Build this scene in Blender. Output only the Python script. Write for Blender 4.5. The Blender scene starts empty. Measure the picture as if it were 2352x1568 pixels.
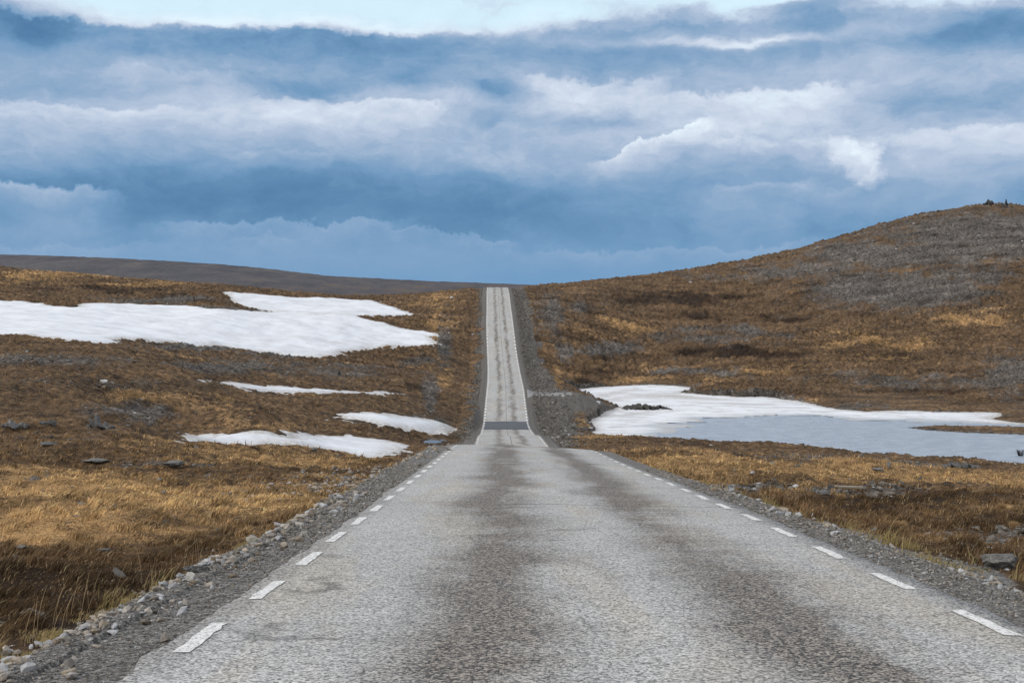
import bpy, math, random
import numpy as np
from mathutils import Vector
rng = np.random.default_rng(7); random.seed(7)
S = bpy.context.scene

# ------------------------------------------------------------------ camera
EYE = 1.5                      # eye height over the road (m)
FPX, CX, HZ = 2744.0, 1176.0, 650.0     # survey scale: focal, centre column, horizon row for a 2352 px wide frame
cam = bpy.data.cameras.new('camera'); camo = bpy.data.objects.new('camera', cam)
S.collection.objects.link(camo); S.camera = camo
camo.location = (0, 0, EYE); camo.rotation_euler = (math.radians(90), 0, 0)
cam.sensor_width = 36; cam.lens = 36 * FPX / 2352
cam.shift_y = (HZ - 784) / 2352
cam.clip_start = 0.1; cam.clip_end = 20000
cam.dof.use_dof = False

# ------------------------------------------------------------------ exposure, sun, sky
S.view_settings.view_transform = 'Standard'; S.view_settings.look = 'None'
S.view_settings.gamma = 1; S.view_settings.exposure = 0.12
SUN_EL, SUN_AZ = math.radians(30), math.radians(-112)      # azimuth measured from +Y towards +X
sd_ = Vector((math.sin(SUN_AZ) * math.cos(SUN_EL), math.cos(SUN_AZ) * math.cos(SUN_EL), math.sin(SUN_EL)))
sl = bpy.data.lights.new('sun', 'SUN'); sl.energy = 1.5; sl.angle = math.radians(10); sl.color = (1, .95, .88)
so = bpy.data.objects.new('sun', sl); S.collection.objects.link(so)
so.rotation_euler = sd_.to_track_quat('Z', 'Y').to_euler()


class NT:
    """small helper for writing node trees as expressions"""
    def __init__(s, tree):
        s.t = tree; s.n = tree.nodes; s.l = tree.links
    def put(s, sock, v):
        if isinstance(v, bpy.types.NodeSocket): s.l.new(v, sock)
        elif v is not None:
            if hasattr(sock, 'default_value'):
                dv = sock.default_value
                if hasattr(dv, '__len__') and not hasattr(v, '__len__'): v = (v,) * len(dv)
                if hasattr(dv, '__len__') and len(dv) == 4 and len(v) == 3: v = (*v, 1)
                sock.default_value = v
    def m(s, op, a, b=None, c=None, clamp=False):
        n = s.n.new('ShaderNodeMath'); n.operation = op; n.use_clamp = clamp
        for i, v in enumerate((a, b, c)):
            if v is not None: s.put(n.inputs[i], v)
        return n.outputs[0]
    def add(s, a, b): return s.m('ADD', a, b)
    def mul(s, a, b): return s.m('MULTIPLY', a, b)
    def vm(s, op, a, b=None, out=0):
        n = s.n.new('ShaderNodeVectorMath'); n.operation = op
        s.put(n.inputs[0], a)
        if b is not None: s.put(n.inputs[1], b)
        return n.outputs[out]
    def noise(s, vec, scale, detail=4, rough=.55, dist=0, out=0, w=None):
        n = s.n.new('ShaderNodeTexNoise')
        s.put(n.inputs['Vector'], vec); n.inputs['Scale'].default_value = scale
        n.inputs['Detail'].default_value = detail; n.inputs['Roughness'].default_value = rough
        n.inputs['Distortion'].default_value = dist
        return n.outputs[out]
    def voro(s, vec, scale, feat='F1', out='Distance'):
        n = s.n.new('ShaderNodeTexVoronoi'); n.feature = feat
        s.put(n.inputs['Vector'], vec); n.inputs['Scale'].default_value = scale
        return n.outputs[out]
    def ramp(s, fac, stops, interp='LINEAR'):
        n = s.n.new('ShaderNodeValToRGB'); n.color_ramp.interpolation = interp
        e = n.color_ramp.elements
        while len(e) > 1: e.remove(e[-1])
        for i, (p, c) in enumerate(stops):
            if not hasattr(c, '__len__'): c = (c, c, c)
            el = e[0] if i == 0 else e.new(p)
            el.position = p; el.color = (*c[:3], 1)
        s.put(n.inputs[0], fac); return n.outputs[0]
    def mix(s, f, a, b, mode='MIX'):
        n = s.n.new('ShaderNodeMix'); n.data_type = 'RGBA'; n.blend_type = mode
        s.put(n.inputs[0], f); s.put(n.inputs[6], a); s.put(n.inputs[7], b); return n.outputs[2]
    def mapr(s, v, a, b, c=0, d=1, smooth=True):
        n = s.n.new('ShaderNodeMapRange'); n.interpolation_type = 'SMOOTHSTEP' if smooth else 'LINEAR'
        s.put(n.inputs[0], v)
        for i, k in zip((1, 2, 3, 4), (a, b, c, d)): n.inputs[i].default_value = k
        return n.outputs[0]
    def comb(s, x, y, z=0):
        n = s.n.new('ShaderNodeCombineXYZ')
        for i, v in enumerate((x, y, z)): s.put(n.inputs[i], v)
        return n.outputs[0]
    def sep(s, v):
        n = s.n.new('ShaderNodeSeparateXYZ'); s.put(n.inputs[0], v); return n.outputs
    def attr(s, name, out='Color'):
        n = s.n.new('ShaderNodeAttribute'); n.attribute_name = name; return n.outputs[out]
    def bump(s, h, strength=.5, dist=.05, normal=None):
        n = s.n.new('ShaderNodeBump'); n.inputs['Strength'].default_value = strength
        n.inputs['Distance'].default_value = dist; s.put(n.inputs['Height'], h)
        if normal is not None: s.put(n.inputs['Normal'], normal)
        return n.outputs[0]


def lin(c):
    return tuple(((v / 255) / 12.92 if v / 255 <= .04045 else ((v / 255 + .055) / 1.055) ** 2.4) for v in c)


def build_world():
    w = bpy.data.worlds.new('World'); S.world = w; w.use_nodes = True
    t = NT(w.node_tree); t.n.clear()
    sky = t.n.new('ShaderNodeTexSky'); sky.sky_type = 'NISHITA'; sky.sun_disc = False
    sky.sun_elevation = SUN_EL; sky.sun_rotation = SUN_AZ
    tc = t.n.new('ShaderNodeTexCoord')
    D = tc.outputs['Generated']
    x, y, z = t.sep(D)[:3]
    # bearing a (right of north) and elevation e, as tangents
    rh = t.m('SQRT', t.add(t.mul(x, x), t.mul(y, y)))
    e = t.m('DIVIDE', z, t.m('MAXIMUM', rh, .05))
    a = t.m('ARCTAN2', x, y)
    P = t.comb(a, e, 0)
    # warp fields
    wn = t.noise(t.vm('MULTIPLY', P, (1, 2.0, 1)), 7, 6, .62, 0, 1)
    wv = t.vm('SUBTRACT', wn, (.5, .5, .5))
    Pw = t.vm('ADD', P, t.vm('MULTIPLY', wv, (.10, .045, 0)))
    wf = t.vm('SUBTRACT', t.noise(P, 34, 5, .62, 0, 1), (.5, .5, .5))
    Pw = t.vm('ADD', Pw, t.vm('MULTIPLY', wf, (.016, .009, 0)))
    sw = t.sep(Pw)
    ew = sw[1]
    # brightness profile of the cloud deck over elevation
    def V(v): return (HZ - v) / FPX
    prof = t.ramp(t.m('DIVIDE', ew, .30, clamp=True), [(V(v) / .30 if v < HZ else 0, b) for v, b in (
        (650, .30), (600, .25), (560, .26), (520, .16), (470, .08), (410, .20), (365, .40), (320, .56), (270, .68),
        (215, .62), (165, .47), (120, .34), (80, .42), (58, .80), (20, .92), (-60, .84), (-150, .7))], 'B_SPLINE')
    b = prof
    # streaky large and small cloud structure
    n1 = t.noise(t.vm('MULTIPLY', Pw, (1, 3.2, 1)), 5.5, 7, .58)
    n2 = t.noise(t.vm('MULTIPLY', Pw, (1, 1.9, 1)), 19, 7, .60)
    n1 = t.mul(t.m('SUBTRACT', n1, .5), .55); n2 = t.mul(t.m('SUBTRACT', n2, .5), .42)
    lowfade = t.mapr(e, .0, .09, .30, 1.0)
    b = t.add(b, t.mul(t.add(n1, n2), lowfade))
    # finer billows
    n3 = t.m('ABSOLUTE', t.m('SUBTRACT', t.noise(t.vm('MULTIPLY', Pw, (1, 1.7, 1)), 30, 6, .62), .5))
    n4 = t.m('SUBTRACT', t.noise(t.vm('MULTIPLY', Pw, (1, 2.2, 1)), 60, 6, .66), .5)
    b = t.add(b, t.mul(t.add(t.mul(t.m('SUBTRACT', .075, n3), .32), t.mul(n4, .16)), t.mul(lowfade, t.mapr(b, .05, .5, .25, 1))))
    Pt = t.vm('ADD', P, t.vm('MULTIPLY', wv, (.05, .022, 0)))
    Pt = t.vm('ADD', Pt, t.vm('MULTIPLY', wf, (.040, .028, 0)))
    Pt = t.vm('ADD', Pt, t.vm('MULTIPLY', t.vm('SUBTRACT', t.noise(P, 110, 4, .6, 0, 1), (.5, .5, .5)), (.010, .010, 0)))
    st_ = t.sep(Pt)
    def blob(u, v, ru, rv, s, hard=False, rot=0):
        """soft cloud mass: bearing, elevation, half sizes, brightness change"""
        nonlocal b
        c = ((u - CX) / FPX, V(v), 0)
        d = t.vm('SUBTRACT', Pt if hard else Pw, c)
        if rot:
            q = t.n.new('ShaderNodeVectorRotate'); q.rotation_type = 'Z_AXIS'
            t.put(q.inputs['Vector'], d); q.inputs['Angle'].default_value = rot; d = q.outputs[0]
        d = t.vm('MULTIPLY', d, (FPX / ru, FPX / rv, 0))
        r2 = t.vm('DOT_PRODUCT', d, d, 1)
        if hard: g = t.mapr(r2, .1, 1.5, 1, 0)
        else: g = t.m('EXPONENT', t.mul(r2, -1))
        b = t.m('MULTIPLY_ADD', g, s, b)
    def bank(u0, u1, v, h, s, slope=0, soft=6, up=False):
        """cloud bank with a torn upper rim that fades out downward (up: torn base fading upward)"""
        nonlocal b
        a0, a1 = (u0 - CX) / FPX, (u1 - CX) / FPX; am = (a0 + a1) / 2; w = (a1 - a0) * .22
        rim = t.m('MULTIPLY_ADD', t.m('SUBTRACT', st_[0], am), slope, V(v))
        q = t.m('SUBTRACT', rim, st_[1])
        if up: q = t.mul(q, -1)
        g = t.mul(t.mapr(q, 0, soft / FPX), t.m('EXPONENT', t.mul(t.m('MAXIMUM', q, 0), -FPX / h)))
        win = t.mul(t.mapr(st_[0], a0 - w * .3, a0 + w), t.mapr(st_[0], a1 + w * .3, a1 - w))
        b = t.m('MULTIPLY_ADD', t.mul(g, win), s, b)
    # clouds over the gap at the top
    bank(-200, 1150, 72, 50, -.30, 0, 12)
    bank(1000, 2600, 44, 50, -.22, .02, 24)
    blob(1800, 30, 560, 30, -.22)
    blob(1650, 96, 330, 16, .20)
    blob(2000, 8, 300, 10, .28)
    blob(1450, 84, 260, 20, .16)
    blob(2050, 92, 240, 18, .16)
    blob(1250, 30, 120, 12, .2)
    blob(150, 90, 75, 52, -.22)
    blob(40, 4, 60, 10, -.3)
    blob(1880, 40, 80, 50, -.30)
    blob(2200, 110, 120, 40, -.14)
    blob(1500, 52, 240, 16, -.18)
    blob(1720, 96, 150, 10, .28)
    blob(2050, 12, 260, 16, .2)
    blob(640, 55, 420, 16, .16)
    # mid level
    bank(230, 700, 172, 30, .14, 0, 14)
    blob(740, 205, 95, 24, -.30)
    blob(600, 195, 70, 22, -.22)
    blob(390, 215, 90, 26, -.16)
    blob(930, 190, 90, 26, -.20)
    blob(120, 240, 160, 40, -.16)
    bank(-100, 480, 262, 44, .22, .03, 14)
    bank(560, 1050, 232, 60, .22, -.04, 10)
    blob(1130, 212, 60, 22, -.26)
    blob(1150, 275, 110, 22, -.22)
    blob(1360, 280, 120, 16, -.18)
    bank(1180, 1560, 175, 60, .26, 0, 16)
    bank(1500, 1960, 205, 70, .26, .04, 14)
    blob(1850, 150, 240, 30, .08)
    blob(2110, 262, 190, 34, -.26)
    bank(1330, 1640, 318, 46, .34, .34, 8)
    bank(1560, 1960, 322, 80, .12, 0, 14)
    bank(1980, 2600, 300, 90, .20, .05, 16)
    blob(2180, 360, 220, 40, .12)
    bank(520, 760, 350, 20, .12, 0, 10)
    # small white puff
    blob(1958, 380, 60, 48, .34, True, .55)
    blob(1985, 356, 34, 26, .10, True)
    bank(1885, 2020, 402, 40, .10, .5, 8)
    # low banks
    bank(-260, 310, 426, 70, .46, -.10, 12)
    blob(60, 520, 200, 22, .10)
    bank(1600, 1860, 420, 60, .18, .05, 14)
    bank(360, 960, 508, 40, .24, .02, 9)
    bank(880, 1200, 536, 26, .20, -.16, 7)
    bank(540, 700, 548, 16, .12, 0, 7)
    bank(1180, 1900, 566, 26, .16, .04, 8)
    bank(-200, 420, 560, 30, .10, 0, 8)
    blob(1750, 430, 560, 80, .16)
    blob(2250, 430, 260, 70, .12)
    blob(1900, 480, 420, 50, .13)
    blob(1250, 380, 300, 40, .10)
    blob(1176, 600, 1500, 40, .07)
    blob(300, 380, 400, 40, .06)
    b = t.m('MINIMUM', t.m('MAXIMUM', b, 0), 1)
    cloud = t.ramp(b, [(0, lin((80, 120, 160))), (.14, lin((94, 134, 172))), (.28, lin((112, 150, 186))),
                       (.45, lin((140, 167, 197))), (.62, lin((170, 187, 210))), (.8, lin((200, 211, 227))),
                       (1, lin((224, 238, 247)))])
    # horizon air
    hz = t.mapr(e, -.01, .05, .5, 0)
    cloud = t.mix(hz, cloud, lin((106, 150, 190)))
    # cyan tint of the gaps at the top
    gap = t.mul(t.mapr(ew, V(75), V(20), 0, 1), t.mapr(b, .55, .9, 0, 1))
    nish = t.vm('MULTIPLY', sky.outputs[0], (.1, .1, .1))
    clear = t.mix(.12, lin((212, 241, 254)), nish)
    col = t.mix(t.mul(gap, .8), cloud, clear)
    # the deck overhead and behind: thinner cloud, brighter
    up = t.mapr(e, .26, .9, 0, 1)
    on = t.noise(D, 2.2, 6, .6)
    over = t.mix(t.mapr(on, .35, .65), t.vm('MULTIPLY', sky.outputs[0], (.12, .12, .12)), (1.16, 1.14, 1.14))
    col = t.mix(up, col, over)
    back = t.mul(t.mapr(y, .1, -.6, 0, .8), t.mapr(e, 0, .2, 0, 1))
    col = t.mix(back, col, (.86, .87, .90))
    bg = t.n.new('ShaderNodeBackground'); t.put(bg.inputs[0], col); bg.inputs[1].default_value = 1.0
    o = t.n.new('ShaderNodeOutputWorld'); t.l.new(bg.outputs[0], o.inputs[0])
    w.cycles.sampling_method = 'MANUAL'; w.cycles.sample_map_resolution = 512
build_world()


# ------------------------------------------------------------------ numpy helpers
def gnoise(x, y, seed=0):
    xi = np.floor(x).astype(np.int64); yi = np.floor(y).astype(np.int64)
    fx = x - xi; fy = y - yi
    def g(ix, iy):
        h = (ix * 374761393 + iy * 668265263 + seed * 974634777) & 0xffffffff
        h = ((h ^ (h >> 13)) * 1274126177) & 0xffffffff
        h = (h ^ (h >> 16)) & 0xffff
        a = h * (2 * math.pi / 65536)
        return np.cos(a), np.sin(a)
    u = fx * fx * fx * (fx * (fx * 6 - 15) + 10); v = fy * fy * fy * (fy * (fy * 6 - 15) + 10)
    r = []
    for dx in (0, 1):
        for dy in (0, 1):
            gx, gy = g(xi + dx, yi + dy); r.append(gx * (fx - dx) + gy * (fy - dy))
    a = r[0] + v * (r[1] - r[0]); b = r[2] + v * (r[3] - r[2])
    return (a + u * (b - a)) * 1.5


def fbm(x, y, oct=4, seed=0, rough=.5):
    s = 0; a = 1; f = 1; t = 0
    for i in range(oct):
        s = s + a * gnoise(x * f + 13.7 * i, y * f + 7.1 * i, seed + i); t += a; a *= rough; f *= 2.03
    return s / t


def sstep(x, a, b):
    t = np.clip((x - a) / (b - a), 0, 1); return t * t * (3 - 2 * t)


def gsm(a, k):
    w = np.exp(-.5 * (np.arange(-3 * k, 3 * k + 1) / k) ** 2); w /= w.sum()
    return np.convolve(np.pad(a, 3 * k, mode='edge'), w, 'valid')


# ------------------------------------------------------------------ road alignment (surveyed: distance, height under the eye, centre x)
RT = np.array([(-30, 1.7, .72), (0, -1.5, .67), (10, -2.56, .66), (20, -3.62, .65), (30, -4.67, .62), (40, -5.72, .58),
    (47, -6.44, .52), (52, -7.02, .46), (60, -8.25, .36), (75, -10.62, .16), (88, -12.2, 0), (99.1, -13.15, -.11),
    (111.7, -14.2, -.3), (125, -15.9, -.5), (139.4, -17.1, -.67), (152.6, -17.9, -.79), (160, -17.56, -.84),
    (169, -17.1, -.95), (178.6, -16.6, -.98), (186.7, -16.3, -1.0), (198.7, -16.2, -1.2), (210.6, -15.9, -1.4),
    (226, -14.5, -1.69), (236, -12.8, -2.1), (245, -10.6, -2.4), (259, -8.3, -2.7), (284, -5.9, -3.1), (303, -2.75, -3.6),
    (325, -1.55, -3.95), (341, -1.15, -4.2), (352, -1.5, -4.4), (380, -5, -5), (420, -11, -6), (700, -40, -12)])
_ry = np.arange(-30, 700, .5)
_rh = np.interp(_ry, RT[:, 0], RT[:, 1]); _rx = np.interp(_ry, RT[:, 0], RT[:, 2])
_h1, _h2 = gsm(_rh, 4), gsm(_rh, 6)
_rh = _h1 * (1 - sstep(_ry, 90, 120)) + _h2 * sstep(_ry, 90, 120); _rx = gsm(_rx, 20)
road_h = lambda y: np.interp(y, _ry, _rh) + EYE
road_x = lambda y: np.interp(y, _ry, _rx)
def cross(y, d):       # cross fall and crown, d = signed offset from the centre line
    f = sstep(y, 14, 42) * (1 - sstep(y, 60, 105))
    return -.055 * f * np.clip(d, -1, 4.5) - .012 * np.clip(np.abs(d), 0, 3.1)

# ------------------------------------------------------------------ terrain survey: (column, row, distance)
CP = [
 # left, near to far
 (-250,1500,9),(0,1400,11.5),(0,1250,17),(300,1250,18.5),(500,1200,22),(700,1150,28),(200,1150,26),(550,1150,30),(0,1150,25),
 (-300,1150,24),(800,1100,45),(780,1085,50),(200,1050,48),(0,1050,45),(-300,1040,48),(550,1060,50),(850,1062,60),(600,1036,64),
 (420,1022,70),(870,1058,85),(430,1007,92),(700,1001,101),(940,1027,101),(990,1015,113),(0,950,70),(300,950,77),(-350,930,75),
 (600,950,98),(0,850,105),(300,850,115),(-400,840,110),(600,900,126),(900,960,120),(850,910,143),(600,870,138),(850,850,184),
 (300,795,152),(0,775,150),(-500,765,155),(600,823,184),(820,824,204),(980,800,226),(950,775,238),(500,770,200),(1019,790,232),(500,720,226),
 (0,730,185),(-500,715,190),(0,692,225),(250,696,236),(420,705,240),(700,765,220),(800,735,246),(950,722,270),(640,716,250),
 (550,674,272),(750,690,290),(880,700,295),(900,686,316),(-500,590,330),(0,615,332),(250,638,325),(400,651,320),(500,659,312),
 (700,676,334),(900,681,338),(1050,669,342),(1100,662,342),(150,665,270),
 (-500,640,420),(0,660,420),(500,690,420),(900,710,430),(1100,700,430),
 # around the far road, left
 (1050,700,290),(1050,760,250),(1050,850,211),(1000,880,185),(1040,920,168),(1050,960,148),(1060,990,132),
 # right, near to far
 (2700,1500,9),(2352,1350,11),(2100,1280,13.5),(2352,1250,16),(1800,1182,20),(2200,1200,22),(1600,1112,30),(1900,1130,32),
 (2352,1150,35),(2800,1150,30),(1600,1062,50),(2000,1090,60),(2352,1100,70),(2800,1105,70),(1460,1043,58),(1500,1022,95),
 (1700,1040,92),(2000,1064,92),(1400,1016,105),(1430,1004,128),(1280,1007,118),(1330,1004,135),
 (1300,985,150),(1380,960,168),(1330,912,192),(1250,898,192),(1450,858,240),(1290,868,226),(1330,840,238),
 (1250,850,216),(1300,800,246),(1300,750,264),(1300,700,294),(1230,680,320),(1500,872,236),(1500,800,268),(1500,700,325),
 (1700,880,214),(1700,800,260),(1700,700,335),(2000,900,205),(2000,800,252),(2000,700,310),(2000,600,370),(2352,920,190),
 (2352,800,240),(2352,700,290),(2352,600,340),(2352,540,390),(2800,900,190),(2800,700,280),(2800,560,380),
 (1240,656,362),(1400,641,396),(1550,628,412),(1700,605,425),(1780,589,430),(1860,572,432),(1930,549,436),(2000,527,440),
 (2120,497,446),(2200,487,450),(2290,474,455),(2352,479,460),(2500,500,465),(2850,540,470),
 (1240,690,430),(1400,680,480),(1700,640,520),(2000,580,540),(2300,530,560),(2800,590,570),(1240,760,620),(2000,680,640),
 (2800,680,640),(-500,720,600),(500,740,620),
]
LAKE = -19.5 + EYE
def lk(u, v):
    d = FPX * (EYE - LAKE) / (v - HZ); return ((u - CX) * d / FPX, d)
cu = np.array(CP, float); cyy = cu[:, 2]; cxx = (cu[:, 0] - CX) * cyy / FPX; chh = -(cu[:, 1] - HZ) * cyy / FPX
# lake bed
for u, v in ((1500,995),(1700,985),(1900,985),(2100,1010),(2300,1030),(2650,1020),(1500,930),(1700,940),(1420,990),(2100,960)):
    x_, y_ = lk(u, v); cxx = np.append(cxx, x_); cyy = np.append(cyy, y_); chh = np.append(chh, LAKE - EYE - .5)
A0 = 8.0
def qs(x, y): return np.stack([x / (y + A0) * 2.2, np.log(y + A0)], -1)
def tps(r2): return .5 * r2 * np.log(r2 + 1e-9)
_P = qs(cxx, cyy); _q = chh / (cyy + A0)
_n = len(_q); _K = tps(((_P[:, None] - _P[None]) ** 2).sum(-1)) + np.eye(_n) * 3e-4
_M = np.zeros((_n + 3, _n + 3)); _M[:_n, :_n] = _K; _M[:_n, _n] = 1; _M[:_n, _n + 1:] = _P
_M[_n:, :_n] = _M[:_n, _n:].T
_W = np.linalg.solve(_M, np.append(_q, (0, 0, 0)))
def rbf(x, y):
    sh = np.shape(x); x = np.ravel(x).astype(float); y = np.ravel(y).astype(float); out = np.empty(len(x))
    for i in range(0, len(x), 40000):
        p = qs(x[i:i + 40000], np.maximum(y[i:i + 40000], 1))
        r2 = (p[:, :1] - _P[None, :, 0]) ** 2 + (p[:, 1:] - _P[None, :, 1]) ** 2
        q = tps(r2) @ _W[:_n] + _W[_n] + p @ _W[_n + 1:]
        out[i:i + 40000] = q * (np.maximum(y[i:i + 40000], 1) + A0)
    return out.reshape(sh) + EYE

# grid of the ground sheet
def depths(y0, y1, dmin, k):
    r = [y0]
    while r[-1] < y1: r.append(r[-1] + max(dmin, k * r[-1]))
    return np.array(r)
GY = depths(-6, 640, .045, .0042); NC = 1100; GS = np.linspace(-.58, .58, NC)
GYg, GSg = np.meshgrid(GY, GS, indexing='ij'); GXg = GSg * (GYg + A0)
# coarse evaluation of the smooth surface, then interpolation in the same grid space
cy = np.arange(0, len(GY), 6); cy = np.append(cy, len(GY) - 1) if cy[-1] != len(GY) - 1 else cy
cs = np.arange(0, NC, 6); cs = np.append(cs, NC - 1) if cs[-1] != NC - 1 else cs
Bc = rbf(GXg[np.ix_(cy, cs)], GYg[np.ix_(cy, cs)])
tmp = np.stack([np.interp(np.arange(NC), cs, r) for r in Bc])
BASE = np.stack([np.interp(np.arange(len(GY)), cy, tmp[:, j]) for j in range(NC)], 1)

def samp(F, x, y):
    i = np.clip(np.interp(y, GY, np.arange(len(GY))), 0, len(GY) - 1.001)
    j = np.clip((x / (y + A0) - GS[0]) / (GS[1] - GS[0]), 0, NC - 1.001)
    i0 = i.astype(int); j0 = j.astype(int); fi = i - i0; fj = j - j0
    return (F[i0, j0] * (1 - fi) * (1 - fj) + F[i0 + 1, j0] * fi * (1 - fj) + F[i0, j0 + 1] * (1 - fi) * fj + F[i0 + 1, j0 + 1] * fi * fj)

def sdist(px, py, poly):
    """signed distance (inside > 0)"""
    poly = np.array(poly); n = len(poly); best = np.full(px.shape, 1e9); ins = np.zeros(px.shape, bool)
    for i in range(n):
        ax, ay = poly[i]; bx, by = poly[(i + 1) % n]
        ex, ey = bx - ax, by - ay; L = ex * ex + ey * ey + 1e-12
        t = np.clip(((px - ax) * ex + (py - ay) * ey) / L, 0, 1)
        best = np.minimum(best, (px - ax - t * ex) ** 2 + (py - ay - t * ey) ** 2)
        c = ((ay > py) != (by > py)) & (px < ex * (py - ay) / (ey if abs(ey) > 1e-12 else 1e-12) + ax)
        ins ^= c
    best = np.sqrt(best); return np.where(ins, best, -best)

def sd_grid(poly, margin=8):
    p = np.array(poly); out = np.full(GXg.shape, -99.0)
    m = ((GXg > p[:, 0].min() - margin) & (GXg < p[:, 0].max() + margin) & (GYg > p[:, 1].min() - margin) & (GYg < p[:, 1].max() + margin))
    out[m] = sdist(GXg[m], GYg[m], p); return out

# lake outline
shore_top = [(1283,897),(1330,894),(1370,890),(1440,887),(1490,884),(1560,887),(1605,894),(1560,902),(1620,907),(1700,912),(1750,911),
             (1830,921),(1870,931),(1920,941),(1990,947),(2060,944),(2150,947),(2285,949),(2295,954),(2265,962),(2310,969),(2345,974),(2450,972),(2700,976),(3000,980)]
shore_bot = [(3000,1125),(2600,1100),(2440,1085),(2352,1077),(2250,1073),(2080,1061),(1900,1048),(1750,1033),(1620,1018),(1500,1012),(1400,1012),(1320,1004),
             (1365,990),(1350,975),(1360,962),(1385,948),(1425,936),(1380,925),(1330,912)]
LKP = [lk(*p) for p in shore_top + shore_bot]
PEN = [lk(*p) for p in ((2080,982),(2150,979),(2260,980),(2420,983),(2700,985),(2700,1003),(2420,1000),(2300,997),(2200,993),(2130,988))]
sdL = sd_grid(LKP, 14); sdP = sd_grid(PEN, 6)
wob = fbm(GXg / 3.0, GYg / 3.0, 4, 11) * 1.3
sdLk = np.minimum(sdL + wob * .8, -(sdP + wob * .35))

RD = GXg - road_x(GYg); AD = np.abs(RD)
RH = road_h(GYg) + cross(GYg, RD)

# hummocks and relief
amp = sstep(AD, 3.8, 7) * (.40 + .60 * sstep(GYg, 15, 70))
rel = fbm(GXg / 14, GYg / 22, 3, 3) * .75 * sstep(AD, 6, 22) * sstep(GYg, 25, 110) + fbm(GXg / 4, GYg / 5, 3, 5) * .45 * sstep(AD, 4.6, 8) * (1 - .6 * sstep(GYg, 60, 120))
hum = (1 - np.abs(fbm(GXg / 2.3, GYg / 2.6, 3, 21))) ** 2
hum2 = np.abs(gnoise(GXg / .8, GYg / .8, 31))
dist_gain = .9 + 1.3 * sstep(GYg, 60, 260)
NOI = amp * ((hum - .55) * .42 + (hum2 - .3) * .16 + fbm(GXg / .35, GYg / .35, 2, 41) * .05 * (GYg < 60)) * dist_gain
crag = np.abs(fbm(GXg / 3.2, GYg / 3.2, 3, 57)) * sstep(GYg, 395, 440) * 1.1
ridge = crag + np.abs(fbm(GXg / 9 + .1 * GYg, GYg / 4.5, 3, 55)) * sstep(GXg, 30, 60) * sstep(GYg, 200, 280) * 1.4
T0 = BASE + rel + ridge

# embankment, shoulder, ditch
sh = RH - .05 * np.clip(AD - 3.1, 0, .9)
wn_ = fbm(GXg / 4, GYg / 4, 3, 61)
edge = np.where(RD < 0, 3.75, 3.65) + .18 * wn_
lo = sh - np.where((RD > 0) & (GYg > 110), .40, .55) * np.clip(AD - edge, 0, None) - .03
ditch = sh - .12 - .30 * np.clip(AD - edge, 0, 2.2) + .42 * np.clip(AD - edge - 2.4, 0, None)
far_cut = sstep(GYg, 195, 215)
hi = np.where(GYg < 200, ditch + .8, ditch)
hi = np.where((RD < 0), hi + .15, hi)
T1 = np.maximum(T0 + NOI * .4, lo); T1 = np.minimum(T1, hi)
inner = 1 - sstep(AD, edge - .1, edge + .2)
T1 = T1 * (1 - inner) + sh * inner
NOI = NOI * (1 - inner)
# gravel pad of the side road
PADW = [(2,172),(5,172.5),(7.5,175),(9.5,179),(10,183),(8,186.5),(5,188),(2,189)]
sdPad = sd_grid(PADW, 8) + wn_ * .8
padh = float(road_h(180.0)) - .12 - .035 * np.clip(RD - 3, 0, 12)
padb = np.maximum(T1, padh - .36 * np.clip(-sdPad - .6, 0, None) - .04 * wn_)
T1 = np.where((RD > 3.0) & (sdPad > -14), padb, T1)
# lake basin
T1 = T1 + NOI * (.6 + .5 * sstep(GYg, 150, 300))
T1 = np.where(sdLk > 0, np.minimum(T1, LAKE - .06 - .1 * np.clip(sdLk, 0, 5)), np.maximum(T1, LAKE + .03 + .10 * np.clip(-sdLk, 0, 7)))
pen_in = sdP > -1.5
T1 = np.where(pen_in & (sdLk <= 0), LAKE + .03 + .14 * np.clip(-sdLk, 0, 3) + .3 * np.abs(NOI), T1)
# bed under the asphalt
T1 = np.where(AD < 2.7, np.minimum(T1, RH - .10), T1)
mid = (AD >= 2.7) & (AD < 3.5)
T1 = np.where(mid, np.minimum(T1, RH - .022 - .03 * (AD - 2.7)), T1)
LSH = fbm(GXg / .25, GYg / .25, 2, 71) * .012 * (AD > 2.9) * (AD < 4.6) * (GYg < 60)
T1 = T1 + LSH

def ray(u, v, F=None, y0=4):
    """point of the ground seen at a survey column and row"""
    F = BASE if F is None else F
    ys = np.concatenate([np.arange(y0, 60, .1), np.arange(60, 600, .5)]); xs = (u - CX) * ys / FPX
    g = samp(F, xs, ys); r = EYE - (v - HZ) * ys / FPX
    k = np.nonzero(g >= r)[0]
    if len(k) == 0: k = [np.argmin(r - g)]
    k = k[0]; return float(xs[k]), float(ys[k])

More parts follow.
